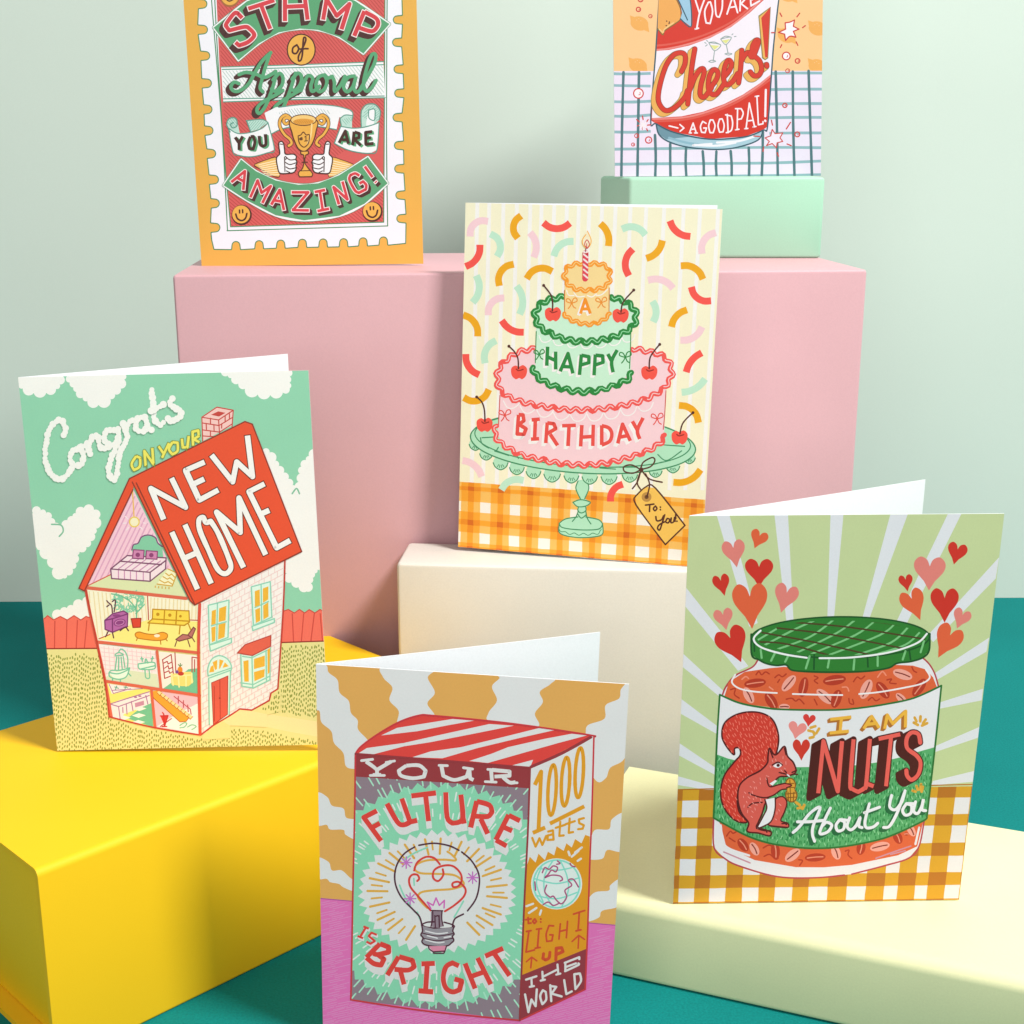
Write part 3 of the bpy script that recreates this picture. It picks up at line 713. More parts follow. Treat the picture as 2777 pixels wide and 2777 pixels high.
BW = "806,850 985,850 985,930 962,1010 930,1055 900,1072 862,1055 835,1005 815,940"
c.fill(GO, BW, 1); c.line(OD, 7, BW, 1, 1); c.oval(OD, 896, 850, 94, 42); c.oval('#f6cf7c', 896, 850, 87, 35); c.oval('#e3a03c', 896, 862, 72, 22)
c.hatch('#c98a2e', 4, "820,850 975,850 960,875 835,878", 50, 12)
ST = "876,1072 930,1070 932,1088 912,1098 905,1150 932,1195 950,1215 962,1232 955,1250 870,1252 860,1235 866,1215 888,1195 900,1150 898,1098 878,1090"
c.fill(GO, ST); c.line(OD, 6, ST, 0, 1); c.line(OD, 5, "876,1210 945,1208/885,1150 925,1148", 0)
c.line('#f8da92', 9, "955,880 948,960 925,1020"); c.line(OD, 6, "858,962 878,955 895,935 915,955 938,955 935,1000 922,1028 898,1042 872,1022 862,995 858,962"); c.line(OD, 5, "875,975 875,992/883,972 883,992/868,980 890,977/868,988 890,986/905,970 914,965 914,998/903,999 926,997", 0)
SL = "548,1168 640,1130 700,1115 718,1180 726,1250 680,1246 610,1205"
SR = ' '.join('%g,%g' % (1800 - x, y) for x, y in parse(SL)[0])
for q in (SL, SR): c.fill('#edbb5c', q); c.line(OD, 4, q, 1, 1)
for k in range(7): c.line('#fbe8b8', 6, [[(575 + k * 8, 1168 + k * 12), (712 + k * 2, 1135 + k * 17)]], 0); c.line('#fbe8b8', 6, [[(1225 - k * 8, 1168 + k * 12), (1088 - k * 2, 1135 + k * 17)]], 0)
HN = "722,1012 742,1002 756,1020 762,1060 770,1092 825,1092 845,1108 842,1130 850,1150 842,1172 845,1192 828,1220 780,1228 728,1225 712,1180 705,1120 728,1090 724,1050"
HR = ' '.join('%g,%g' % (1806 - x, y) for x, y in parse(HN)[0])
for q, k in ((HN, 1), (HR, -1)):
    c.fill('#f5f8f6', q); c.line('#46271f', 7, q, 1, 1)
    c.line('#46271f', 6, [[(a if k > 0 else 1806 - a, b) for a, b in p] for p in parse("768,1108 800,1132 842,1128/770,1130 775,1120/768,1150 800,1165 845,1152/772,1182 800,1196 842,1188/775,1210 800,1222/730,1020 748,1022/762,1112 765,1215")])
c.part('amazing_banner_print')
BN = "455,1130 560,1212 700,1278 860,1308 1000,1298 1150,1240 1352,1112 1492,1298 1330,1442 1150,1528 900,1560 700,1525 500,1422 330,1312"
c.line('#3f8d5d', 22, BN, 0, 1); c.line('#f5f8f5', 16, BN, 0, 1); c.fill('#5ba573', BN)
AM = "385,1290 482,1212 470,1345/432,1262 475,1285/520,1398 572,1278 600,1365 665,1318 605,1438/668,1450 728,1345 758,1488/690,1418 745,1428/812,1362 930,1362 822,1488 935,1490/975,1360 1050,1345/1012,1352 1032,1485/995,1495 1078,1478/1148,1448 1110,1325 1208,1412 1172,1285/1292,1245 1262,1228 1228,1242 1222,1275 1262,1350 1290,1365 1338,1340 1340,1310 1318,1285 1292,1300/1330,1178 1385,1255/1405,1285 1412,1292"
c.text('#d7424a', 20, AM, 0, ('#4b2a26', 17, 17, 34, 4), ('#f7efe9', 31))
for x, y in ((457, 1520), (1383, 1497)):
    c.oval('#51281f', x + 2, y + 2, 71); c.oval('#eeb44e', x - 2, y - 2, 63); c.line('#51281f', 9, [[(x - 14, y - 32), (x - 13, y - 12)], [(x + 8, y - 34), (x + 9, y - 14)]], 0); c.line('#51281f', 10, [[(x - 40, y - 4), (x - 28, y + 28), (x + 2, y + 42), (x + 28, y + 26), (x + 38, y - 8)]])

# ================================================================== drink card
G = (0.70, 0.66, 0.72); k = 1.06
if 'c' in globals(): c.flush()
c = Card('greeting_card', (0.04897 * k, 0.66836 * k, -0.0150, 0.20863, 0.1136, -0.00127), 0.105 * k, 0.147 * k, R(20),
         [(1664.3, 0), (2229.2, 0), (2229.9, 477), (1664.3, 477)], [(0.00032 * k, 0.08026 * k), (0.10457 * k, 0.08252 * k), (0.10576 * k, -0.00017), (-0.0006 * k, 0.00016)], G,
         'card with a red Cheers drinking glass print, on the mint green box')
c.view(1600, 0, .38293); c.part('background_print'); c.whole('#f8cf8e')
for x, y, r in ((350, 165, 0), (340, 462, 0), (1390, 250, 10), (1612, 200, 0), (1610, 468, 0), (1400, -40, 0), (290, -120, 0)):
    c.oval('#f2b458', x, y, 64, 50, 15 + r); c.fill('#f2b458', [(x - 68, y - 58), (x - 30, y - 45), (x - 60, y - 5)]); c.fill('#f2b458', [(x + 70, y + 62), (x + 30, y + 46), (x + 62, y + 10)])
    c.line('#f9d79c', 4, [[(x - 20, y - 25)], [(x + 10, y - 20)], [(x - 5, y - 35)]])
c.part('tablecloth_print')
c.fill('#efeaf5', "100,502 1720,500 1720,1300 100,1300")
for y0, y1, y2 in ((520, 518, 516), (603, 608, 630), (718, 715, 732), (820, 812, 830), (932, 928, 940), (1055, 1050, 1045), (1162, 1160, 1138), (1262, 1250, 1235)):
    if y0 < 1000: c.line('#8ebdbe', 20, [[(150, y0), (290, y0 + 3), (430, y1)], [(1270, y2 + 3), (1450, y2), (1660, y2)]], 1, cap=0)
    else: c.line('#8ebdbe', 20, [[(150, y0), (500, y0 - 4), (900, y1 - 4), (1300, y1 - 8), (1660, y2)]], 1, cap=0)
for x0, ys, x1 in ((237, 510, 222), (347, 510, 336), (460, 955, 462), (568, 1018, 570), (680, 1050, 682), (798, 1070, 806), (895, 1072, 896), (996, 1068, 1003), (1124, 1045, 1126), (1224, 930, 1216), (1315, 505, 1330), (1436, 505, 1448), (1548, 500, 1572)):
    c.line('#4b797b', 19, [[(x0, ys), (x0 + (x1 - x0) * .4 + random.uniform(-5, 5), (ys + 1250) / 2), (x1, 1243)]])
c.part('glass_print')
c.fill('#a9d0d9', "468,872 600,935 850,985 1100,965 1225,918 1190,990 1050,1040 900,1057 700,1042 560,1005 488,950"); c.fill('#6b98a3', "468,872 600,935 720,965 540,985 488,950"); c.line('#8bbcc8', 16, "560,975 700,1012 880,1028"); c.line('#f3f8f8', 16, "740,1025 900,1030 1030,1008/900,1008 1050,998 1160,965/730,1028 860,1018")
c.line('#2d5a66', 8, "468,872 488,950 560,1003 700,1042 900,1057 1050,1040 1190,990 1225,918")
c.fill('#d62f1a', "500,-420 1370,-420 1338,0 1300,300 1285,520 1257,895 1225,918 1100,965 850,982 600,935 468,875 430,850 468,360 488,0")
c.fill('#f4f2f4', "466,360 560,352 700,322 850,268 1000,190 1130,90 1250,-20 1380,-200 1340,0 1304,300 1286,520 1200,590 1080,670 950,735 800,790 650,822 438,835")
c.line('#ea8b7e', 13, "466,352 560,342 700,310 850,258 1000,180 1120,85 1235,-25/440,842 650,832 800,800 950,745 1080,680 1200,600 1284,530", 1, cap=0); c.line('#df5a48', 14, "466,322 560,312 700,282 850,230 1000,155 1110,70 1200,-25/450,858 650,848 800,816 950,762 1080,698 1280,560", 1, cap=0)
c.line('#2d5a66', 8, "492,-60 485,60 466,360 430,850 468,875 600,937 850,984 1100,967 1225,920 1257,895 1285,520 1302,300 1336,0 1350,-100", 1)
c.fill('#eeae55', "488,-60 590,-60 638,40 642,130 600,168 530,215 515,245 478,208"); c.line('#7c6a2c', 6, "478,200 515,245 530,215 600,168 642,130 640,60 600,-30"); c.line('#f6cf86', 7, "490,205 518,228 528,205 590,160")
c.fill('#9ccbdd', "595,-60 700,-40 715,40 715,188 640,132 652,90 640,30"); c.line('#2d5a66', 7, "595,-60 640,30 690,140/700,-40 715,40 715,188 640,132")
for x, y in ((543, 148), (560, 165), (540, 180), (562, 155)): c.oval('#51281f', x, y, 5)
c.part('lettering_print')
c.line('#fbf6f4', 9, "745,-5 776,92/812,-10 776,92 756,200/745,204 768,198/838,15 812,80 822,160 850,165 868,80 852,12 838,15/885,-20 892,100 915,120 935,60 938,-20/970,98 1012,-30 1045,88/988,52 1030,45/1062,75 1065,-30 1100,-10 1070,25 1115,60/1135,-30 1140,40 1200,5/1138,0 1180,-20", 0)
c.line('#8fa9a0', 5, "840,300 925,316 882,358 840,300/882,358 872,430/840,435 862,425 890,432 862,440 840,435/925,275 1000,262 962,315 925,275/925,275 960,255 1000,262/965,315 978,378/955,380 980,375 1005,380 980,388 955,380/840,300 880,296 925,316/825,285 835,292/812,300 822,305/1005,245 1012,238/1022,258 1034,256/830,315 818,325")
c.fill('#e3ea8c', "852,318 918,322 882,352/932,285 992,275 962,308")
CH = "648,505 672,450 672,390 640,372 590,390 540,460 500,580 482,690 500,750 540,782 600,760 670,690 690,640/742,345 720,480 692,735/705,640 745,540 790,485 808,510 785,600 780,670 810,685 860,620/855,615 895,560 905,512 875,492 845,540 838,620 862,665 900,660 950,590/945,545 985,500 1002,450 980,425 955,470 945,550 965,600 1010,575 1045,520/1075,355 1066,480 1052,585/1068,440 1092,395 1122,370 1148,405 1180,340 1192,290 1175,285 1150,330 1155,385 1200,430 1215,490 1195,530 1160,535 1135,508/1250,455 1252,468"
P_ = parse(CH)
for s_ in range(6, 0, -1): c.line('#8f8a48', 44, P_, 1, off=(-30 * s_ / 6, 24 * s_ / 6), wob=0)
c.fill('#8f8a48', "1192,110 1280,45 1262,410 1240,425 1218,410")
for s_ in range(6, 0, -1): c.line('#edb757', 35, P_, 1, off=(-30 * s_ / 6, 24 * s_ / 6), wob=0)
c.fill('#edb757', "1198,118 1275,55 1255,405 1240,418 1225,405"); c.line('#7a1d12', 38, P_, 1, wob=0); c.line('#d4341e', 31, P_, 1, wob=.05)
c.fill('#d4341e', "1212,125 1276,50 1256,405 1240,405")
c.line('#fbf6f4', 8, "560,890 622,905/636,880 665,905 638,928/705,938 730,870 752,938/716,915 744,912/703,940 718,940/740,940 760,940/822,872 798,858 782,895 790,935 815,938 825,905 805,905/852,848 840,890 850,938 872,938 885,890 870,848 852,848/918,842 906,888 918,935 942,932 950,885 936,840 918,842/972,808 978,938/960,812 1000,820 1010,870 1000,922 965,938/1045,768 1042,915/1030,768 1070,768 1085,800 1072,840 1045,845/1030,918 1055,914/1105,908 1128,728 1165,895/1115,855 1155,850/1095,910 1118,908/1155,898 1175,894/1182,680 1192,882 1225,875 1225,860/1170,682 1195,678", 0)
c.line('#fbf6f4', 12, "1245,635 1241,822/1240,852 1242,856", 0)
c.part('bubble_print'); RR = '#cf3d33'
for x, y, r in ((343, 660, 34), (1390, 395, 27), (1470, 430, 16), (1400, 500, 14), (1380, 745, 15), (1468, 950, 17), (330, 960, 14), (415, 990, 22), (305, 1022, 11), (343, 65, 15), (428, 113, 12), (358, -5, 16)):
    if r > 25: c.oval('#fdf8f4', x, y, r - 3)
    c.ring(RR, 7 if r > 14 else 5, x, y, r); c.line(RR, 4, [[(x + r * .3, y - r * .3), (x + r * .35, y + r * .2), (x, y + r * .3)]])
S1 = "1382,160 1415,155 1448,140 1440,185 1480,205 1440,220 1458,262 1415,255 1385,285 1378,240 1335,228 1385,205"
S2 = "1290,915 1310,945 1365,940 1345,975 1365,1000 1325,1010 1320,1045 1290,1015 1250,1030 1270,1000 1240,975 1280,960"
c.fill('#fdf8f4', S1); c.line(RR, 7, S1, 0, 1); c.fill('#f6f0f6', S2); c.line(RR, 6, S2, 0, 1)
c.line(RR, 7, "1345,90 1358,115/1485,92 1465,118/1505,195 1525,180/1460,295 1472,320/1358,315 1348,335/1285,850 1292,885/1420,865 1390,912/1395,1018 1425,1030/1230,1040 1225,1070/1325,1080 1335,1105/1160,962 1200,965/1285,230 1305,230/372,820 376,845/412,845 400,862/430,882 405,885/408,925 398,905/372,915 374,898/335,890 352,884/330,845 350,862")
c.line('#fdf8f4', 6, "350,885 400,885/375,855 376,915/356,865 398,905/398,862 356,905")

# ================================================================== birthday cake card
G = (1.10, 1.10, 1.12); k = 1.06
if 'c' in globals(): c.flush()
c = Card('greeting_card', (-0.02331 * k, 0.56595 * k, -0.16754 * k, -0.24086, 0.06349, -0.01436), 0.105 * k, 0.14523 * k, R(19),
         [(1264.4, 548.3), (1956.8, 568.4), (1905.4, 1539.3), (1240.2, 1482.5)], [(0, .14523 * k), (.105 * k, .14523 * k), (.105 * k, 0), (0, 0)], G,
         'card with a three-tier birthday cake and confetti print, on the cream box')
KA = (1220, 520, .40373); KB = (1220, 1000, .40373)
c.view(*KA); c.part('striped_wall_print'); c.whole('#f8f2d2')
for x in (190, 270, 365, 455, 545, 620, 705, 790, 870, 940, 1025, 1115, 1215, 1320, 1440, 1570, 1680, 1800):
    c.line('#fdfaf6', 26, [[(x, 40), (65 + (x - 110) * .968, 2000)]], 0, cap=0)
c.part('confetti_print')
RE, MU, MI, PI_ = '#ef5148', '#e3a008', '#b6dcc3', '#f6cfd6'
def conf(view, L):
    c.view(*view)
    for col, p in L:
        (ax, ay), (bx, by), (cx, cy) = parse(p)[0]
        d = 2 * (ax * (by - cy) + bx * (cy - ay) + cx * (ay - by))
        if abs(d) > 500:            # circular streamer through the three points
            ux = ((ax * ax + ay * ay) * (by - cy) + (bx * bx + by * by) * (cy - ay) + (cx * cx + cy * cy) * (ay - by)) / d
            uy = ((ax * ax + ay * ay) * (cx - bx) + (bx * bx + by * by) * (ax - cx) + (cx * cx + cy * cy) * (bx - ax)) / d
            rr = math.hypot(ax - ux, ay - uy); a0 = math.atan2(ay - uy, ax - ux); a2 = math.atan2(cy - uy, cx - ux)
            da = (a2 - a0 + math.pi) % math.tau - math.pi
            q = [(ux + rr * math.cos(a0 + da * t / 4), uy + rr * math.sin(a0 + da * t / 4)) for t in range(5)]
        else: q = parse(p)[0]
        c.line(col, 47, [q], 1, cap=0, wob=.02)
conf(KA, [(PI_, "140,295 165,215 260,195"), (MU, "482,158 430,230 460,308"), (RE, "630,205 715,245 808,208"), (MU, "1010,212 1060,280 1065,362"), (MI, "1155,250 1230,235 1312,290"), (RE, "1475,195 1530,275 1612,300"),
 (PI_, "1782,275 1700,330 1690,415"), (MI, "275,278 335,330 320,428"), (PI_, "540,270 580,340 565,435"), (MI, "832,330 750,350 700,428"), (RE, "205,350 190,430 108,495"), (MU, "335,625 345,530 432,480"), (MU, "518,578 580,515 690,530"),
 (RE, "1228,382 1180,460 1202,560"), (MU, "1425,325 1400,390 1318,445"), (MU, "1548,495 1640,510 1697,585"), (MI, "180,555 200,640 155,735"), (MI, "450,625 490,710 470,815"), (PI_, "260,820 285,735 368,705"), (PI_, "1330,590 1410,585 1498,645"),
 (RE, "1620,635 1650,700 1752,728"), (MU, "90,818 160,860 188,962"), (RE, "350,855 400,910 498,935"), (MI, "1360,730 1385,800 1365,868"), (MU, "1592,788 1530,820 1488,902"), (PI_, "1548,990 1640,970 1692,902"), (MI, "312,990 250,1040 238,1142"),
 (RE, "108,1080 130,1170 198,1220"), (RE, "1692,1075 1630,1120 1588,1205"), (MI, "1558,1340 1640,1320 1715,1250"), (MU, "92,1372 180,1395 262,1318"), (MU, "1540,1428 1620,1450 1672,1545")])
c.part('gingham_print'); c.view(*KB)
GH = ['#fcf6ea', '#f4bd60', '#ee9f2a', '#e0861c', '#cb6414']
cols = []; 
for x in (-70, 135, 335, 535, 745, 965, 1195, 1420, 1640, 1860):
    cols += [(x - 66, x - 20, 1), (x - 20, x + 20, 2), (x + 20, x + 64, 1)]
full = []; px = -300
for a, b, l in cols:
    if a > px: full.append((px, a, 0))
    full.append((a, b, l)); px = b
full.append((px, 2400, 0))
rows = [(752, 780, 1), (780, 808, 2), (808, 882, 1), (882, 952, 0), (952, 1005, 1), (1005, 1042, 2), (1042, 1092, 1), (1092, 1162, 0), (1162, 1186, 1), (1186, 1260, 2)]
c.gingham(full, rows, 65, 1000, GH, 752)
conf(KB, [(PI_, "82,608 160,640 212,718"), (MI, "345,808 390,755 495,745"), (RE, "1165,770 1110,800 1082,888"), (MU, "1688,672 1620,740 1505,757")])
c.part('cake_stand_print'); M_ = '#a9d9b9'; GD = '#37865a'
PD = "862,740 925,740 935,800 908,868 945,890 945,905 915,925 915,985 1000,1010 1030,1040 1032,1105 990,1125 880,1133 770,1118 732,1092 735,1035 770,1005 862,985 865,925 828,905 828,888 878,868 848,800"
c.fill(M_, PD); c.line(GD, 6, "862,750 848,800 878,868/925,750 935,800 908,868/828,892 880,875 945,892 915,918 860,922 828,892/865,925 862,950 885,965 915,950 915,925/862,975 885,1000 915,980/865,950 850,990 825,1022/915,950 925,1000 950,1040/735,1035 780,1005 862,992/915,992 1000,1010 1030,1040/735,1035 760,1065 880,1080 1000,1075 1030,1040/735,1045 735,1095 780,1120 880,1133 990,1125 1030,1105 1030,1050")
c.wave(GD, 5, "735,1075 780,1100 880,1110 990,1105 1030,1075", 7, 60)
SC = [(170, 498, 42), (243, 562, 44), (340, 622, 50), (450, 655, 50), (562, 682, 50), (688, 700, 56), (818, 712, 50), (942, 718, 52), (1072, 718, 54), (1212, 705, 52), (1385, 680, 44), (1502, 648, 46), (1612, 592, 40)]
for x, y, r in SC: c.oval(M_, x, y, r)
for x, y, r in SC:
    c.line(GD, 6, [[(x - r, y + 2), (x - r * .72, y + r * .62), (x, y + r), (x + r * .72, y + r * .62), (x + r, y + 2)]])
    for a in (-35, -12, 12, 35): c.line(GD, 4, [[(x + math.sin(R(a)) * r * .45, y + math.cos(R(a)) * r * .35), (x + math.sin(R(a)) * r * .78, y + math.cos(R(a)) * r * .72)]], 0)
c.oval(M_, 895, 492, 762, 205, 3.6); c.ring(GD, 7, 895, 492, 760, 203, 3.6); c.ring(GD, 6, 893, 468, 728, 182, 3.6)
c.line(GD, 6, "205,455 215,495 260,525/300,545 395,575/310,545 325,520/450,575 460,595/215,455 330,448/1440,505 1580,515/1560,545 1460,610 1400,570/1010,660 1115,668/1140,655 1260,655/1360,640 1430,620")


PK, RP = '#f9d3da', '#e5514c'
c.fill(PK, "335,120 1455,120 1440,470 1360,540 1250,590 1130,618 1000,640 850,645 700,630 570,600 450,560 370,510 320,440")
c.view(*KA); c.fill(PK, "575,1045 470,1065 380,1120 325,1190 320,1270 345,1330 430,1385 560,1420 720,1448 880,1458 1040,1448 1200,1420 1340,1375 1440,1310 1490,1230 1480,1150 1420,1090 1330,1065 1220,1045", 1)
c.part('cake_print'); c.view(*KB)
for i in range(9):
    t = i / 8.5; x = 360 + i * 112; y = 190 + 105 * math.sin(math.pi * (i + .5) / 9.6)
    c.line('#fdf6f4', 6, [[(x, y), (x + 25, y + 42), (x + 60, y + 50), (x + 95, y + 30), (x + 112, y + (6 if i < 4 else -8))]])
c.line('#c3403e', 5, "337,170 330,300 326,380/1453,140 1445,300 1436,400", 1)
c.view(*KA)
c.wave(RP, 32, "575,1045 470,1065 380,1120 325,1190 320,1270 345,1330 430,1385 560,1420 720,1448 880,1458 1040,1448 1200,1420 1340,1375 1440,1310 1490,1230 1480,1150 1420,1090 1330,1065 1220,1045", 13, 78, '#fbd5d8')
c.view(*KB); c.wave(RP, 32, "315,375 298,420 330,480 400,530 480,570 600,602 740,628 880,640 1020,632 1150,605 1270,568 1370,525 1430,475 1450,435", 13, 78, '#fbd5d8')
c.text('#dd4a42', 25, "462,300 452,430 498,432 512,395 465,365 498,340 492,302 462,300/575,335 570,460/550,335 605,330/545,465 600,462/655,352 645,492/655,355 700,362 712,395 655,428/675,432 725,508/755,375 848,372/802,378 795,512/888,370 880,515/965,368 962,512/890,452 962,447/1022,372 1022,505/1022,375 1070,390 1090,430 1075,480 1022,505/1130,495 1162,365 1215,478/1145,452 1195,442/1228,345 1262,405/1300,322 1262,405 1278,465", 0, ('#fdf8f6', -17, 20, 26, 3))
c.bow('#d8473f', 370, 305, 1.25); c.bow('#d8473f', 1395, 330, 1.25)
c.view(*KA); MG, DG = '#bfe3c9', '#1f8038'
c.fill(MG, "583,900 1218,900 1215,1200 1150,1270 1000,1320 880,1330 760,1310 640,1265 575,1190"); c.fill(MG, "765,705 660,722 595,770 575,830 600,900 680,950 780,985 900,1000 1040,985 1150,950 1225,900 1255,830 1230,770 1160,730 1085,705", 1)
for i in range(7):
    x = 600 + i * 92; y = 945 + 55 * math.sin(math.pi * (i + .5) / 7)
    c.line('#fdf8f6', 6, [[(x, y), (x + 18, y + 38), (x + 48, y + 45), (x + 78, y + 28), (x + 92, y + (4 if i < 3 else -6))]])
c.line(DG, 5, "582,930 578,1050 575,1140/1216,930 1214,1050 1208,1180")
c.wave('#1f7f35', 38, "765,700 690,712 620,740 580,790 575,840 610,905 680,945 780,985 900,1000 1040,985 1150,950 1225,900 1252,840 1235,780 1180,735 1085,700", 13, 72, '#8fd6a0')
c.wave('#1f7f35', 38, "560,1170 580,1225 660,1280 760,1315 880,1335 1000,1325 1110,1292 1190,1255 1228,1205", 13, 78, '#8fd6a0')
c.text(DG, 24, "658,1032 652,1160/712,1065 712,1185/656,1100 712,1125/742,1198 795,1078 828,1212/762,1165 812,1168/885,1085 872,1222/885,1090 935,1100 935,1140 882,1155/978,1085 970,1225/980,1090 1028,1095 1030,1138 978,1155/1062,1082 1088,1130/1125,1055 1088,1130 1098,1205", 0, ('#fdf8f6', -13, 15, 25, 3))
c.bow(DG, 602, 1085, 1.1); c.bow(DG, 1180, 1105, 1.25)
YC, OR = '#fbdc98', '#ef9420'
c.fill(YC, "773,600 1072,600 1070,820 1010,865 930,885 840,865 770,815"); c.oval(YC, 925, 562, 155, 95)
c.line('#fdf6ee', 6, "785,655 800,688 835,690/835,672 860,698 905,695/925,690 955,700 985,680/985,690 1020,685 1060,650"); c.line('#c9732a', 5, "772,655 772,800/1071,640 1070,810")
c.wave(OR, 28, "925,480 1000,478 1060,505 1075,560 1062,615 1000,648 925,655 850,648 790,610 770,560 790,505 855,478", 10, 62, '#fbd48a', 1, 5)
c.wave(OR, 28, "770,810 800,845 870,872 940,882 1020,862 1080,812", 9, 56, '#fbd48a', 0, 5)
c.text('#ef8f1e', 20, "878,812 910,715 945,812/890,780 932,780", 0, ('#fdf8f6', -12, 10, 22, 2)); c.bow('#e08a2a', 820, 742, 1.15); c.bow('#e08a2a', 1018, 738, 1.15)
c.line('#d43d4c', 40, "912,408 910,578", 0, wob=0)
for y in range(415, 580, 34): c.line('#fbe6e4', 9, [[(900, y), (926, y + 22)]], 0)
c.oval('#fbe6e4', 912, 400, 18, 8); c.line('#7a3040', 4, "912,400 913,378")
c.fill('#fdf0cc', "922,262 948,315 945,350 920,375 895,350 892,318", 1); c.line('#e8a83c', 5, "925,262 948,315 945,350 922,375 895,352 892,318 915,285"); c.line('#c4434a', 5, "922,378 906,350 922,320 938,350 922,378/920,370 920,345")
def cherry(x, y, stem):
    c.fill('#e84e40', [(x - 52, y - 22), (x - 25, y - 42), (x, y - 34), (x + 28, y - 45), (x + 54, y - 20), (x + 48, y + 25), (x + 22, y + 50), (x + 2, y + 42), (x - 22, y + 50), (x - 48, y + 25)], 1)
    c.line('#8a2018', 6, [[(x - 18, y - 18), (x - 2, y - 8), (x + 28, y - 16)]]); c.line('#4d2018', 8, stem); c.oval('#4d2018', *parse(stem)[0][-1], 10)
cherry(693, 812, "690,792 692,740 680,685 632,622"); cherry(1147, 822, "1150,802 1165,735 1235,655"); cherry(465, 1200, "462,1178 458,1110 435,1065 398,1028"); cherry(1340, 1205, "1340,1180 1345,1110 1375,1060 1410,1018")
c.view(*KB); cherry(232, 365, "235,345 232,270 215,215 180,180"); cherry(1545, 452, "1548,430 1562,370 1590,330 1635,288")
c.part('gift_tag_print'); BR_ = '#51281a'
TG = "1252,850 1322,787 1385,797 1585,1050 1453,1180 1255,912"
c.fill('#f9c65b', TG); c.line(BR_, 8, TG, 0, 1); c.oval('#b58540', 1325, 857, 33); c.oval('#6a4420', 1325, 857, 14)
c.line(BR_, 8, "1285,672 1225,640 1172,652 1178,685 1235,695 1285,672/1285,668 1302,622 1362,590 1380,612 1350,652 1290,670/1285,680 1265,750 1230,800/1298,685 1345,735 1430,757/1285,680 1262,760 1290,812/1318,700 1345,770 1328,855"); c.oval(BR_, 1288, 672, 16)
c.line(BR_, 9, "1318,912 1375,905/1347,908 1345,955/1385,918 1372,935 1382,950 1395,935 1385,918/1418,925 1419,927/1418,942 1419,944/1388,990 1395,1018 1425,1012 1440,985/1448,978 1432,1030 1415,1080 1400,1070 1412,1045 1455,1022/1465,1002 1455,1025 1472,1032 1482,1010 1465,1002/1492,1000 1490,1030 1508,1025 1515,995 1518,1022/1522,975 1522,1005/1530,1020 1531,1022")

# ================================================================== nut jar card
G = (1.04, 0.99, 1.04)
if 'c' in globals(): c.flush()
c = Card('greeting_card', (0.05862, 0.44303, -0.26669, 0.0234, -0.05249, 0.00127), 0.105, 0.14869, R(27),
         [(1871.8, 1405.4), (2723.4, 1386.2), (2600.5, 2444.2), (1822.8, 2446.7)], [(0, .14869), (.105, .14869), (.105, 0), (0, 0)], G,
         'green card with a squirrel nut jar and hearts print, on the lemon box')
NA = (1800, 1280, .50569); NB = (1800, 1850, .50569)
c.view(*NA); c.part('ray_print'); c.whole('#c2cf97'); WG = '#dedfe1'
c.fill(WG, "285,240 352,238 500,810 455,830/590,235 662,232 690,800 652,800/888,230 957,230 905,790 870,790/1208,225 1302,222 1092,790 1055,790/1518,218 1592,215 1300,800 1235,810/1798,445 1780,560 1440,905 1410,870/1745,878 1730,955 1440,1120 1430,1085/1712,1155 1705,1218 1470,1265 1470,1232/112,612 116,722 395,1065 450,1040/98,968 98,1042 300,1205 320,1175/90,1212 88,1292 300,1412 300,1372")
c.view(*NB); c.fill(WG, "1700,232 1690,292 1440,375 1445,342/1680,470 1665,532 1430,552 1440,528/82,322 80,388 285,500 285,462/72,498 70,545 270,580 275,556")
c.part('gingham_print'); GH = ['#e1dfe0', '#d29c24', '#b36e1c']
cols = [(20, 72, 1), (155, 235, 1), (320, 408, 1), (495, 582, 1), (675, 762, 1), (863, 966, 1), (1068, 1168, 1), (1240, 1335, 1), (1402, 1498, 1), (1578, 1680, 1)]
full = []; px = -200
for a, b, l in cols: full.append((px, a, 0)); full.append((a, b, l)); px = b
c.gingham(full, [(572, 630, 1), (630, 719, 0), (719, 780, 1), (780, 872, 0), (872, 942, 1), (942, 1030, 0), (1030, 1100, 1), (1100, 1172, 0), (1172, 1230, 1)], 70, 1178, GH, 572)
c.line('#b36e1c', 5, "60,571 280,566/1410,552 1700,546", 0)
c.part('heart_print'); c.view(*NA)
h1, h2, h3 = '#cb2f22', '#de5f38', '#df7f74'
for a in ((h2, 503, 368, 92, 100, 22), (h3, 378, 445, 120, 145, -10), (h1, 508, 545, 146, 150, 0), (h1, 312, 612, 88, 115, -14), (h2, 462, 722, 182, 240, -4), (h3, 645, 680, 125, 155, 16), (h3, 322, 793, 100, 115, -12), (h1, 372, 930, 165, 195, -24),
          (h1, 1566, 430, 105, 118, 14), (h3, 1420, 538, 168, 180, 2), (h1, 1294, 590, 75, 90, -10), (h2, 1338, 708, 130, 172, -22), (h1, 1502, 708, 150, 185, 0), (h3, 1590, 780, 96, 110, 22), (h2, 1512, 905, 145, 190, 28)): c.heart(*a)
c.part('jar_print'); c.view(*NB); WJ = '#e6e2e4'; OC = '#dd6136'
c.fill(WJ, "262,730 264,880 320,940 400,982 600,1040 800,1048 1000,1030 1180,985 1310,945 1365,880 1392,745")
c.line('#b5404a', 7, "262,730 264,880 320,940 400,982 600,1040 800,1048 960,1035/1000,1030 1180,985 1310,945 1365,880 1392,745")
c.fill(OC, "285,735 1388,745 1355,882 1250,930 1000,980 850,992 700,990 480,950 330,880"); c.fill(WJ, "285,735 305,870 330,885 300,760")
c.line('#c98a9a', 6, "315,905 455,965/1130,945 1230,910 1320,880/1210,925 1290,905"); c.line(WJ, 9, "300,762 312,850 350,890 450,925/1365,780 1345,870")
c.view(*NA)
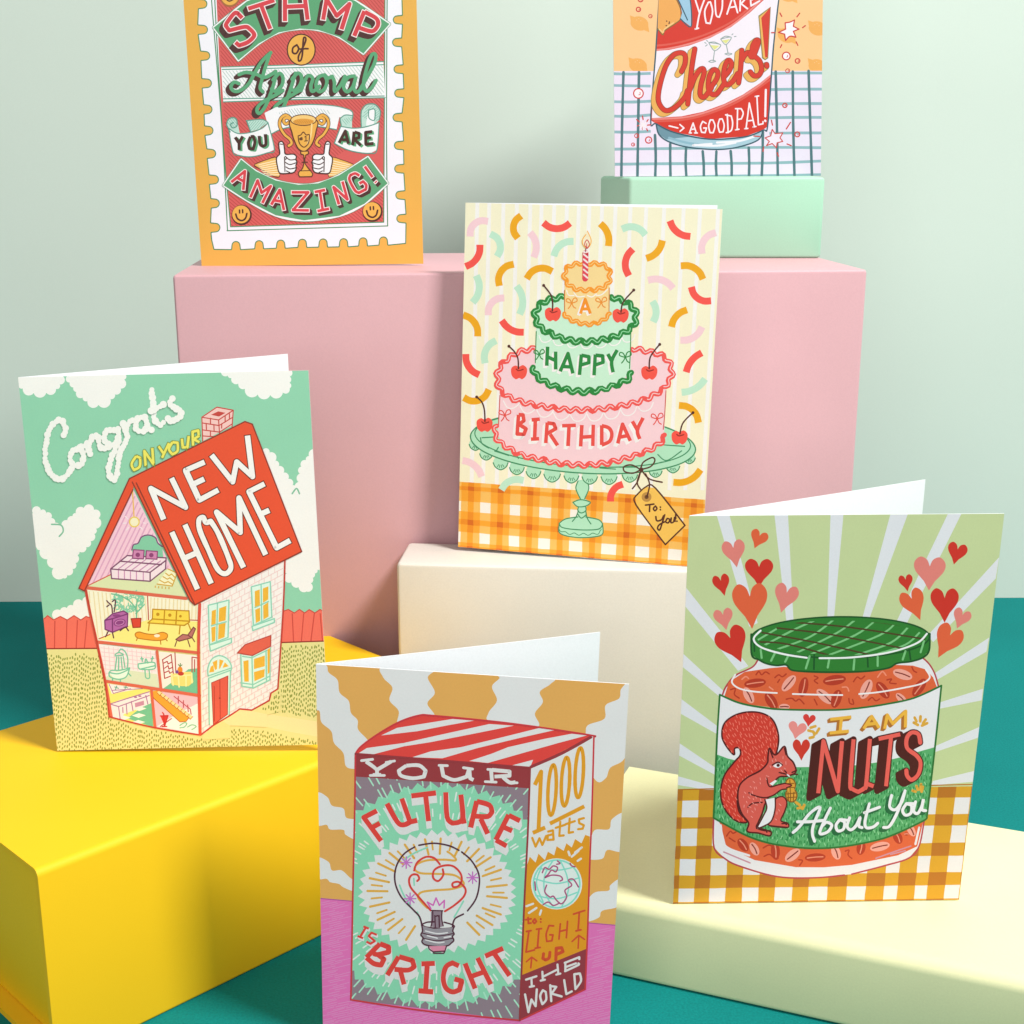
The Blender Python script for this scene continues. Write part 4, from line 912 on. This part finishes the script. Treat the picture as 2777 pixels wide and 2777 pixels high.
c.fill(WJ, "500,1005 470,1045 380,1090 330,1150 305,1205 1480,1160 1450,1080 1420,1030 1385,985"); c.line('#b5404a', 7, "500,1005 470,1045 380,1090 330,1150 308,1205/1382,988 1420,1025 1450,1078 1472,1155")
c.fill(OC, "320,1208 345,1125 430,1070 560,1050 640,1042 900,1070 1220,1028 1330,1032 1400,1052 1440,1095 1462,1150 1465,1170 1300,1222 1100,1262 900,1274 640,1267 420,1240")
bk, bp, bl = '#b5361f', '#efa392', '#7d1f14'
def bean(x, y, rx, ry, rot, dark):
    c.oval(bk if dark else bp, x, y, rx, ry, rot, None); c.line('#ea8d70' if dark else bl, 5, [[(x - rx * .75 * math.cos(R(rot)), y - rx * .75 * math.sin(R(rot))), (x + 3, y - 2), (x + rx * .75 * math.cos(R(rot)), y + rx * .75 * math.sin(R(rot)))]])
for a in ((485, 1130, 58, 24, -8, 1), (664, 1130, 52, 25, -50, 0), (742, 1150, 54, 25, -78, 1), (908, 1112, 62, 27, -8, 1), (1078, 1160, 56, 28, -65, 0), (1168, 1165, 52, 27, 55, 1), (1275, 1080, 54, 26, 18, 0), (1365, 1150, 56, 26, -55, 1), (450, 1195, 46, 24, 62, 0), (570, 1225, 50, 27, 58, 1), (855, 1200, 54, 25, 42, 0), (918, 1212, 50, 27, -72, 1), (1268, 1210, 38, 19, 45, 0), (640, 1256, 28, 16, 0, 0), (1425, 1185, 26, 14, -60, 1)): bean(*a)
SQ = "490,1085 505,1068 520,1085 540,1070 560,1080/590,1100 610,1085 630,1095 650,1080/605,1125 615,1110/800,1090 820,1100 800,1115 818,1130/1010,1120 1030,1095 1050,1105 1070,1090/1190,1110 1215,1105 1205,1125 1240,1130/1325,1040 1335,1060 1350,1068/1090,1220 1110,1205 1130,1222 1150,1212/985,1210 990,1235 1010,1240 1005,1215/650,1215 680,1210 700,1225 720,1215 745,1240/800,1215 815,1245/355,1165 380,1160 375,1190 400,1210"
c.line(bk, 6, SQ); c.line('#ee8d70', 6, "415,1110 435,1095 450,1105/1140,1095 1165,1065 1185,1085/950,1150 975,1150 985,1170/560,1150 580,1165")
c.line('#f3ecea', 7, "380,1085 362,1125 400,1158 480,1175 600,1182/685,1187 800,1190 950,1192/1040,1186 1150,1175 1290,1150 1380,1128 1422,1095 1400,1052")
c.view(*NB)
for a in ((418, 868, 40, 24, 55, 1), (478, 890, 38, 22, 62, 0), (590, 902, 44, 24, 85, 1), (682, 925, 48, 26, -38, 0), (803, 938, 56, 22, -4, 1), (915, 912, 40, 24, 70, 0), (1050, 888, 38, 24, -80, 1), (1152, 882, 54, 24, -12, 0), (1248, 832, 38, 24, 65, 1), (1322, 795, 36, 20, 60, 0), (1295, 815, 12, 8, 0, 1)): bean(*a)
c.line(bk, 6, "330,820 350,795 365,805 385,795/345,830 375,850/525,885 555,870 580,880/530,930 560,920 590,945 605,940/715,950 735,955 720,980/965,905 985,900 980,925 1000,945")
c.part('jar_lid_print'); c.view(*NA); LD = '#2f7a2b'
c.fill(LD, "465,865 468,980 505,1005 545,1025 600,1035 650,1032 682,1060 780,1068 900,1070 1000,1068 1100,1062 1200,1045 1245,1020 1320,1010 1385,988 1418,950 1422,855")
c.line('#1c5220', 8, "465,870 468,980 505,1005 545,1025 600,1035 650,1032 682,1060 780,1068 900,1070 1000,1068 1100,1062 1200,1045 1245,1020 1320,1010 1385,988 1418,950 1422,860")
c.oval(LD, 943, 883, 478, 110, -.8); c.ring('#1c5220', 7, 943, 883, 477, 110, -.8)
EL = [(943 + 455 * math.cos(a), 885 + 92 * math.sin(a)) for a in [math.tau * i / 32 for i in range(32)]]
c.line('#7cc07c', 8, "600,840 500,900/800,795 700,840 530,930/915,780 780,880 600,950/1030,780 920,860 700,970/1130,790 1020,870 780,975/1240,800 1150,870 860,985/1310,820 1210,910 1000,985/1370,850 1290,920 1140,970", 1, clip=EL, cap=0)
c.line('#4d3a1c', 7, "600,835 900,870 1330,950/700,805 1000,830 1400,890/520,860 800,910 1100,975/880,785 1100,795 1330,825/490,910 650,920 900,985", 1, clip=EL, cap=0)
c.line('#7cc07c', 9, "515,950 520,995/590,970 570,1010/660,985 645,1015/775,985 755,1050/880,1000 872,1045/1015,1000 1010,1055/1140,985 1140,1035/1290,955 1275,1000/1390,900 1372,960"); c.line('#1c5220', 7, "800,975 798,1055/1085,980 1088,1040/1310,945 1318,1000/480,900 482,960")
c.line('#f3f3f0', 8, "515,850 478,895 520,940 640,975 760,993/828,995 1000,990 1200,962 1350,912 1406,860")
c.part('label_print'); c.view(*NB)
LB = "298,65 340,88 400,108 520,132 640,143 900,145 1050,133 1200,110 1340,78 1485,12 1450,350 1407,720 1385,745 1200,828 1050,865 900,886 760,888 650,876 540,855 420,810 262,722 278,385"
c.fill('#e6e4e5', LB)
GP = "278,382 340,405 420,425 530,442 650,452 900,450 1020,442 1150,425 1260,400 1350,372 1448,345 1407,720 1385,745 1200,828 1050,865 900,886 760,888 650,876 540,855 420,810 262,722"
c.fill('#58a868', GP); c.hatch('#2f8748', 7, GP, 93, 14, (22, 16), .3); c.hatch('#8fce97', 5, GP, 91, 24, (18, 32), .3)
c.line('#2c6e30', 8, "298,65 400,108 520,132 640,143 900,145 1050,133 1200,110 1340,78 1485,12/298,65 285,250 278,385 262,722/262,722 420,810 540,855 650,876 760,888 900,886 1050,865 1200,828 1385,745 1407,720/1407,720 1450,350 1485,12")
c.part('squirrel_print'); OT = '#561416'; FR = '#d23a2c'; FB = '#d95a4e'
TA = "372,385 335,345 308,285 325,212 400,165 500,158 575,195 608,280 600,365 570,430 500,478 440,525 400,570 388,625 398,690 440,745 380,738 325,680 300,600 318,500 372,425 405,385 400,350 375,352"
c.fill(FR, TA, 1); c.line(OT, 7, TA, 1, 1)
tp = catmull(parse(TA)[0], True)
c.hatch('#ee7a66', 4, tp, 62, 15, (20, 16), .35)
LG = "590,625 630,610 652,640 640,690 620,738 655,752 658,775 600,772 560,765 545,740 575,700"
c.fill(FB, LG, 1); c.line(OT, 6, LG, 1, 1)
BD = "560,350 582,382 602,380 640,340 656,392 688,428 700,478 655,500 610,505 575,545 572,560 545,590 560,600 535,650 520,700 500,745 490,775 525,790 565,795 560,820 500,805 440,795 448,750 412,700 392,630 398,555 440,508 510,470 548,430 552,395"
c.fill(FB, BD); c.line(OT, 7, BD, 1, 1)
c.fill('#ece8ea', "535,625 590,615 588,680 565,745 495,780 525,715 545,670"); c.fill('#ece8ea', "600,525 575,550 560,540 590,520"); c.line(OT, 6, "535,625 545,670 525,715 490,780/590,615 588,680 565,745 500,780")
AR = "565,560 610,545 650,540 678,550 660,565 625,572 580,595 540,610 495,612 450,590"
c.fill(FB, "540,560 610,545 650,538 678,552 655,566 620,574 580,600 530,615 500,600"); c.line(OT, 6, "545,510 560,555 610,545 650,538 678,550 650,556/665,560 655,568 620,574 580,602 530,615 470,600 450,588/520,640 470,645 445,665/560,765 600,770 655,775/655,752 625,755/500,775 565,798/540,785 545,800/640,750 650,760")
c.hatch('#f0958a', 4, "560,400 640,390 690,450 640,480 560,470 470,520 410,590 420,700 470,760 500,700 530,620 480,590 560,520", 60, 19, (15, 18), .4)
c.hatch('#f0958a', 4, "600,640 635,630 640,670 600,740 570,740", 60, 19, (15, 14), .4)
c.line(OT, 6, "565,365 578,400/640,350 648,385/575,440 605,425 628,440/660,500 650,490 612,480/680,480 705,468/682,490 710,490/640,470 650,480"); c.fill('#f3eeee', "580,445 605,430 625,442 605,455", 1); c.oval(OT, 606, 441, 9); c.line('#f3eeee', 6, "655,492 665,500")
c.oval('#df9f38', 672, 545, 26, 34, -8); c.oval('#df9f38', 676, 602, 30, 36, -8); c.ring('#8a5414', 5, 672, 545, 26, 34, -8); c.ring('#8a5414', 5, 676, 602, 30, 36, -8); c.oval('#df9f38', 674, 574, 20, 14)
c.line('#8a5414', 4, "655,540 690,538/655,560 690,560/652,595 702,590/655,615 700,612/668,520 672,635/690,585 686,630/658,585 660,630"); c.fill(FB, "640,538 678,548 650,566 630,562"); c.line(OT, 5, "640,538 678,548 650,562")
c.part('label_lettering')
c.heart('#d93a33', 771, 202, 66, 66, 8); c.heart('#ea8d86', 706, 256, 96, 92, 12); c.heart('#cf3526', 730, 360, 90, 114, 0)
for p in ("768,255 795,262 800,278/780,240 805,232/825,245 810,270/795,290 775,295/1340,185 1350,205/1335,212 1358,225/1372,178 1370,205/1400,195 1385,215/1408,215 1380,228", "700,640 720,655/710,672 730,668/745,655 735,675/1330,580 1345,585/1350,555 1358,575/1375,545 1372,575/1385,560 1378,585"): c.line('#dda63a', 12, p, 0)
c.text('#efb440', 17, "885,195 998,182/945,190 938,258/882,268 985,258/1065,245 1108,178 1148,240/1080,222 1140,215/1178,245 1192,170 1222,218 1292,150 1290,238", 0, ('#b4702a', -15, 12, 19, 4), cap=2)
NU = "820,592 848,312 925,582 948,312/1010,302 992,540 1005,570 1035,585 1068,565 1078,540 1098,300/1078,540 1118,555/1145,300 1262,275/1212,290 1185,555"
NS = "1370,320 1360,275 1325,265 1298,295 1300,350 1350,390 1372,430 1360,490 1325,520 1300,500 1295,470"
for s_ in range(8, -1, -1):
    f = s_ / 8; c.line('#4f1612', 34, parse(NU), 0, off=(-48 * f, 26 * f), cap=1, wob=0); c.line('#4f1612', 34, parse(NS), 1, off=(-42 * f, 22 * f), cap=1, wob=0)
c.line('#ea5f54', 22, NU, 0, cap=2, wob=.05); c.line('#ea5f54', 22, NS, 1, cap=1, wob=.05)
AB = "685,802 720,770 775,700 830,668 795,760 788,810 800,850/708,745 770,745 850,738/885,672 850,745 828,808 870,800 892,765 865,748 845,765/935,735 915,765 925,795 955,785 960,748 935,735 975,738/988,725 975,770 995,790 1025,765 1045,722 1038,768 1055,778/1095,650 1072,740 1078,778 1115,775 1140,755/1068,698 1150,668/1215,605 1205,665 1235,682 1270,640 1288,580/1285,590 1245,700 1205,770 1172,778/1295,650 1275,685 1290,712 1320,700 1322,660 1295,650 1340,650/1345,640 1335,690 1358,702 1380,660 1388,625 1380,680 1400,688"
c.text('#eceaec', 16, AB, 1, ('#22663a', -16, 15, 20, 4), None, cap=1)

# ================================================================== light bulb card
G = (1.50, 1.38, 1.38); k = .94
if 'c' in globals(): c.flush()
c = Card('greeting_card', (-0.06969 * k, 0.43646 * k, -0.31506 * k, -0.09546, -0.0447, -0.03016), 0.105 * k, 0.147 * k, R(27),
         [(855.9, 1801.2), (1706.8, 1855.4), (1652, 2777), (877.4, 2777)], [(-9e-05 * k, .14699 * k), (.1051 * k, .147 * k), (.10479 * k, .01326 * k), (.00022 * k, .0027 * k)], G,
         'orange and pink card with a light bulb box print, nearest on the teal table')
BA = (840, 1680, .45549); BB = (840, 2200, .45549)
c.view(*BA); c.part('wavy_print'); c.whole('#e2a95a'); WW = '#d9d8d9'
c.fill(WW, "20,240 98,272 112,315 165,360 178,435 232,485 245,555 285,600 288,655 345,718 380,790 380,890 268,890 215,872 200,795 145,735 128,665 70,612 58,545 20,512/440,280 738,290 702,345 745,435 700,500 742,575 640,600 525,625 530,545 475,480 492,405 438,345/1130,320 1440,345 1432,385 1370,430 1388,492 1340,560 1352,640 1080,610 1065,555 1115,482 1085,400 1130,350/1920,380 1855,412 1842,470 1762,510 1755,590 1655,630 1640,690 1600,750 1700,955 1762,945 1790,882 1872,830 1905,690/40,1038 105,1058 132,1108 200,1125 218,1180 290,1202 290,1310 215,1282 200,1252 122,1250 100,1222 40,1215/1880,1160 1800,1188 1782,1248 1700,1252 1672,1305 1640,1345 1640,1420 1740,1425 1772,1372 1870,1370", 1)
c.view(*BB); c.fill(WW, "40,278 112,302 132,352 190,352 245,400 300,430 300,470 260,476 200,452 172,432 122,422 100,402 40,396/1850,410 1790,440 1780,472 1700,482 1655,530 1640,600 1650,655 1722,632 1742,592 1850,555", 1)
c.part('floor_print'); PF = "30,516 260,536 300,900 1600,900 1655,664 1860,682 1860,1420 30,1420"
c.fill('#cc66a4', PF); c.hatch('#d98dbd', 3.5, "40,525 255,540 250,1120 1250,1250 1640,1062 1660,672 1850,690 1850,1420 40,1420", -14, 12, (95, 7), .25); c.line('#a04a8c', 5, "30,516 260,536/1655,664 1860,682", 0)
c.part('bulb_box_print'); c.view(*BA)
FRT = [(272, 798), (1312, 882), (1250, 2387), (245, 2263)]
SID = [(1312, 882), (1692, 695), (1640, 2202), (1250, 2387)]
TOPB = "272,798 305,755 400,685 530,610 650,570 735,572 1090,605 1400,645 1692,688 1312,882"
c.fill('#cb3c37', TOPB)
c.fill('#dedcdd', "425,690 520,645 850,592 978,602 820,630 640,665/288,798 340,765 560,735 760,690 1070,622 1215,632 1000,675 720,730 560,755 380,802/610,820 720,785 900,760 1150,700 1370,645 1472,655 1250,705 1000,765 790,826/950,842 1080,800 1180,760 1400,710 1560,680 1650,690 1480,735 1250,800 1060,854/1205,868 1330,835 1312,880")
c.fill('#82707a', FRT); c.zig('#7fbf9f', 768, 1640, 715, 640, 56, 34, FRT)
for k_ in range(92):
    a = math.tau * (k_ + random.uniform(-.3, .3)) / 92
    for rr in (0.98, 1.16, 1.36, 1.56):
        rx, ry = 560 * rr + random.uniform(-20, 20), 470 * rr + random.uniform(-20, 20)
        l = random.uniform(.06, .1)
        col = '#e9efe9' if rr < 1.2 else '#9ccdb4'
        x, y = 766 + rx * math.cos(a), 1640 + ry * math.sin(a)
        c.line(col, 7, [[(x, y), (766 + rx * (1 + l) * math.cos(a), 1640 + ry * (1 + l) * math.sin(a))]], 0, clip=FRT)
c.fill('#8a3136', "272,798 1312,882 1308,1005 275,935"); c.zig('#e4e2e3', 760, 1622, 440, 335, 44, 34, FRT)
for k_ in range(46):
    a = math.tau * k_ / 46 + random.uniform(-.03, .03); n = k_ % 2
    r0, r1 = (.70, .98) if n else (.78, .93)
    if R(62) < a < R(115): continue
    c.line('#dca648', 11 if n else 9, [[(760 + 425 * r0 * math.cos(a), 1622 + 325 * r0 * math.sin(a)), (760 + 425 * r1 * math.cos(a), 1622 + 325 * r1 * math.sin(a))]], 0)
c.fill('#e0dede', SID); c.view(*BB)
c.fill('#ce8a1c', "1292,325 1310,270 1345,305 1362,252 1400,290 1418,240 1455,262 1470,208 1512,235 1528,190 1560,215 1580,165 1618,190 1640,140 1668,150 1648,818 1255,978")
c.fill('#86323a', "1255,978 1648,818 1640,1060 1250,1245")
c.line('#8a3136', 18, "1312,-262 1500,-345 1680,-445", 1, cap=0)
c.line('#b8323a', 8, "272,-343 305,-386 400,-456 530,-531 650,-571 735,-570 1090,-536 1400,-496 1680,-452 1692,-445/1692,-445 1680,0 1668,300 1655,700 1640,1060/1640,1060 1250,1245/272,-343 268,0 258,450 250,900 245,1122/245,1122 700,1190 1250,1245", 1, wob=0)
c.line('#8a3136', 9, "1312,-260 1300,100 1275,600 1250,1245/272,-343 700,-310 1312,-260", 1, wob=0)
c.part('globe_print')
c.oval('#e8f1ee', 1470, 432, 152, 152); c.ring('#7cc4b4', 8, 1470, 432, 138, 142); c.line('#7cc4b4', 7, "1335,400 1470,430 1605,395/1345,500 1470,520 1600,480/1360,340 1480,350 1580,330/1450,290 1400,380 1400,480 1450,570/1490,290 1530,380 1540,470 1500,570/1380,330 1350,430 1390,540")
c.line('#a04a72', 7, "1385,365 1400,335 1425,345 1450,325 1475,335 1465,360 1440,350 1420,375 1400,395 1440,380 1490,385 1505,405 1490,415/1410,440 1400,480 1430,510 1450,505 1470,530 1500,550 1530,510 1520,470 1560,440 1540,410 1570,405 1600,450/1475,295 1490,310 1470,315/1390,555 1420,540 1450,560 1480,550/1340,420 1345,470/1550,310 1560,325 1580,330")
c.line('#e8e6e4', 10, "1540,240 1548,262/1620,215 1580,245/1595,295 1615,282/1560,270 1600,235/1290,565 1330,550/1305,605 1350,575/1370,615 1378,590/1590,245 1560,270", 0)
c.part('bulb_print'); PU = '#4c2233'
c.line('#dca648', 13, "820,240 850,262 870,292 800,288 700,292 640,315 625,345 660,368 740,372 850,378 900,405 915,438 850,462 740,470 665,482 645,510 665,540 700,575", 1, cap=1)
c.line('#7fc0a8', 8, "700,215 620,250 560,290/535,440 560,500 600,560/640,600 655,640/915,535 890,580 860,630/620,400 622,440")
c.line(PU, 8, "625,212 560,255 515,330 508,420 545,510 620,590 655,630 670,690/650,202 740,190 830,205 888,232/905,242 960,290 1002,360 1010,430 990,520 940,592/915,612 870,635 855,660 850,690")
c.line('#c53a34', 10, "622,352 640,305 690,272 740,278 775,315/792,345 795,380 765,415 735,395 742,350 790,325 850,325 895,365 905,410 885,445 855,450 850,430 870,420 895,425 928,465 915,510 860,560 805,595/640,415 652,400 640,378 610,378 592,405 600,450 640,500 720,590")
for x, y in ((575, 305), (970, 395), (598, 520)):
    for a in (0, 45, 90, 135): c.line('#b565b0', 6, [[(x - 34 * math.cos(R(a)), y - 34 * math.sin(R(a))), (x + 34 * math.cos(R(a)), y + 34 * math.sin(R(a)))]], 0)
c.line('#c05ca8', 7, "700,540 735,560 752,515 772,560 802,530 800,575/700,540 722,580", 0)
c.fill('#84707c', "722,600 732,590 788,592 792,685 760,695 722,685"); c.line(PU, 6, "732,592 732,640 722,685/788,592 786,640 795,682/725,590 792,592/745,620 748,690/770,620 772,690/752,625 760,620 768,625", 0)
c.line(PU, 7, "670,672 700,660 740,658/800,660 850,675 858,690 800,698 740,695 690,688 668,675")
c.fill('#8a828a', "668,682 740,700 858,690 852,712 860,730 850,745 858,768 845,782 820,800 760,805 690,795 668,775 676,755 662,735 672,712")
c.line(PU, 7, "668,682 672,712 662,735 676,755 668,775 690,795 760,805 820,800 845,782 858,768 850,745 860,730 852,712 858,690"); c.line('#d9d4d8', 6, "690,712 760,728 820,722/700,740 760,755/800,752 840,745/690,765 760,782 800,778"); c.line(PU, 5, "672,725 760,742 852,728/672,755 760,770 852,755")
c.fill('#d3829c', "708,803 815,800 800,838 735,836"); c.line(PU, 6, "708,803 712,820 735,836 738,845 798,845 805,832 815,800/735,836 800,832", 0)
c.part('lettering_print'); c.view(*BA)
c.line('#e6e3e3', 22, "335,845 395,890 400,920/485,845 400,895/375,925 425,925/575,870 530,900 545,930 615,945 680,935 690,900 650,868 575,870/785,875 795,930 860,955 935,935 950,890/950,885 955,945 975,955/1080,895 1085,960/1085,895 1190,905 1190,930 1100,935/1150,938 1190,970 1225,968", 0, cap=2); c.line('#e6e3e3', 12, "308,840 375,832/455,850 505,842/360,928 445,928/770,868 820,870/1045,965 1110,968/1060,892 1100,894/915,882 970,890/1200,972 1235,972", 0)
FU = "425,1318 322,1178 400,1138/372,1238 418,1212/460,1095 522,1205 560,1222 598,1205 548,1065/598,1205 640,1195/605,1050 752,1032/690,1045 708,1200/810,1028 818,1175 850,1212 890,1205 912,1175 900,1042/912,1175 920,1215/995,1080 958,1238/995,1082 1070,1105 1085,1145 1060,1172 985,1170/1018,1185 1060,1275/1185,1162 1108,1312/1185,1165 1252,1198/1148,1232 1205,1258/1108,1312 1172,1348"
c.text('#ca3b35', 30, FU, 0, ('#e6e3e3', 4, 42, 34, 7), None, cap=2)
c.line('#cc8c1e', 24, "1340,985 1378,905 1362,1258/1328,1270 1402,1238/1430,1215 1635,1112", 0, cap=2)
for x, y, ry in ((1443, 1015, 150), (1523, 965, 145), (1605, 912, 148)): c.ring('#cc8c1e', 22, x, y, 24, ry, 3)
c.line('#cc8c1e', 14, "1325,1300 1345,1352 1368,1302 1385,1342 1408,1288/1420,1262 1448,1255 1452,1310 1415,1312 1418,1285 1448,1278/1492,1205 1486,1288 1512,1285/1465,1240 1520,1222/1548,1185 1542,1270 1568,1265/1525,1218 1578,1200/1632,1182 1602,1190 1605,1212 1632,1225 1625,1245 1598,1248", 0)
c.view(*BB)
BG = "418,788 338,870/418,788 470,808 470,838 405,852 380,845/405,852 442,880 425,915 380,905 338,870/530,865 462,975/532,865 612,888 622,925 585,945 505,940/540,948 562,1030/700,908 690,1068/665,908 745,905/648,1068 735,1075/888,920 850,902 812,925 795,990 810,1050 850,1075 892,1062 905,1010 862,998/925,905 985,1055/1000,872 1078,1030/955,985 1048,952/1045,862 1152,815/1098,845 1190,978"
c.text('#ca3b35', 30, BG, 0, ('#e6e3e3', 4, 42, 36, 7), None, cap=2)
c.text('#ca3b35', 13, "335,690 300,748/320,685 352,698/285,742 318,755/400,735 368,722 352,742 388,772 362,788 338,775", 0, ('#e6e3e3', 5, 12, 15, 3), None, cap=2)
RB = '#bd4526'
c.line(RB, 9, "1300,632 1302,668 1318,665/1285,645 1318,640/1340,640 1328,655 1338,668 1350,655 1340,640/1375,640 1376,642/1375,658 1376,660/1305,712 1288,838 1338,825/1290,715 1318,710/1365,700 1356,812/1350,702 1380,698/1342,815 1372,810/1452,682 1425,680 1408,730 1412,775 1442,770 1448,735 1430,735/1492,670 1484,760/1535,655 1528,752/1488,715 1530,705/1570,612 1638,590/1605,602 1598,708/1585,712 1615,705", 0)
c.line(RB, 19, "1392,848 1388,875 1405,885 1425,872 1430,840/1465,885 1468,815/1468,815 1500,812 1508,835 1470,852", 0); c.line(RB, 8, "1322,870 1316,932/1290,895 1322,868 1352,890/1602,740 1598,815/1562,775 1602,738 1636,762", 0)
c.line('#ebe6e6', 10, "1288,1002 1350,982/1320,992 1322,1042/1310,1045 1335,1040/1385,955 1388,1005/1475,912 1480,968/1388,985 1478,940/1375,1008 1400,1002/1468,972 1492,966/1522,900 1522,950/1518,902 1605,868 1605,880/1522,928 1585,905/1520,952 1598,915 1600,905", 0)
c.line('#ebe6e6', 13, "1282,1090 1302,1195 1320,1120 1345,1160 1352,1060/1388,1065 1372,1100 1385,1148 1408,1120 1405,1075 1388,1065/1432,1035 1438,1130/1432,1040 1468,1045 1440,1085 1500,1102/1515,1005 1528,1088 1560,1072/1575,970 1582,1058/1575,970 1608,965 1615,1010 1582,1058", 0)
c.flush()
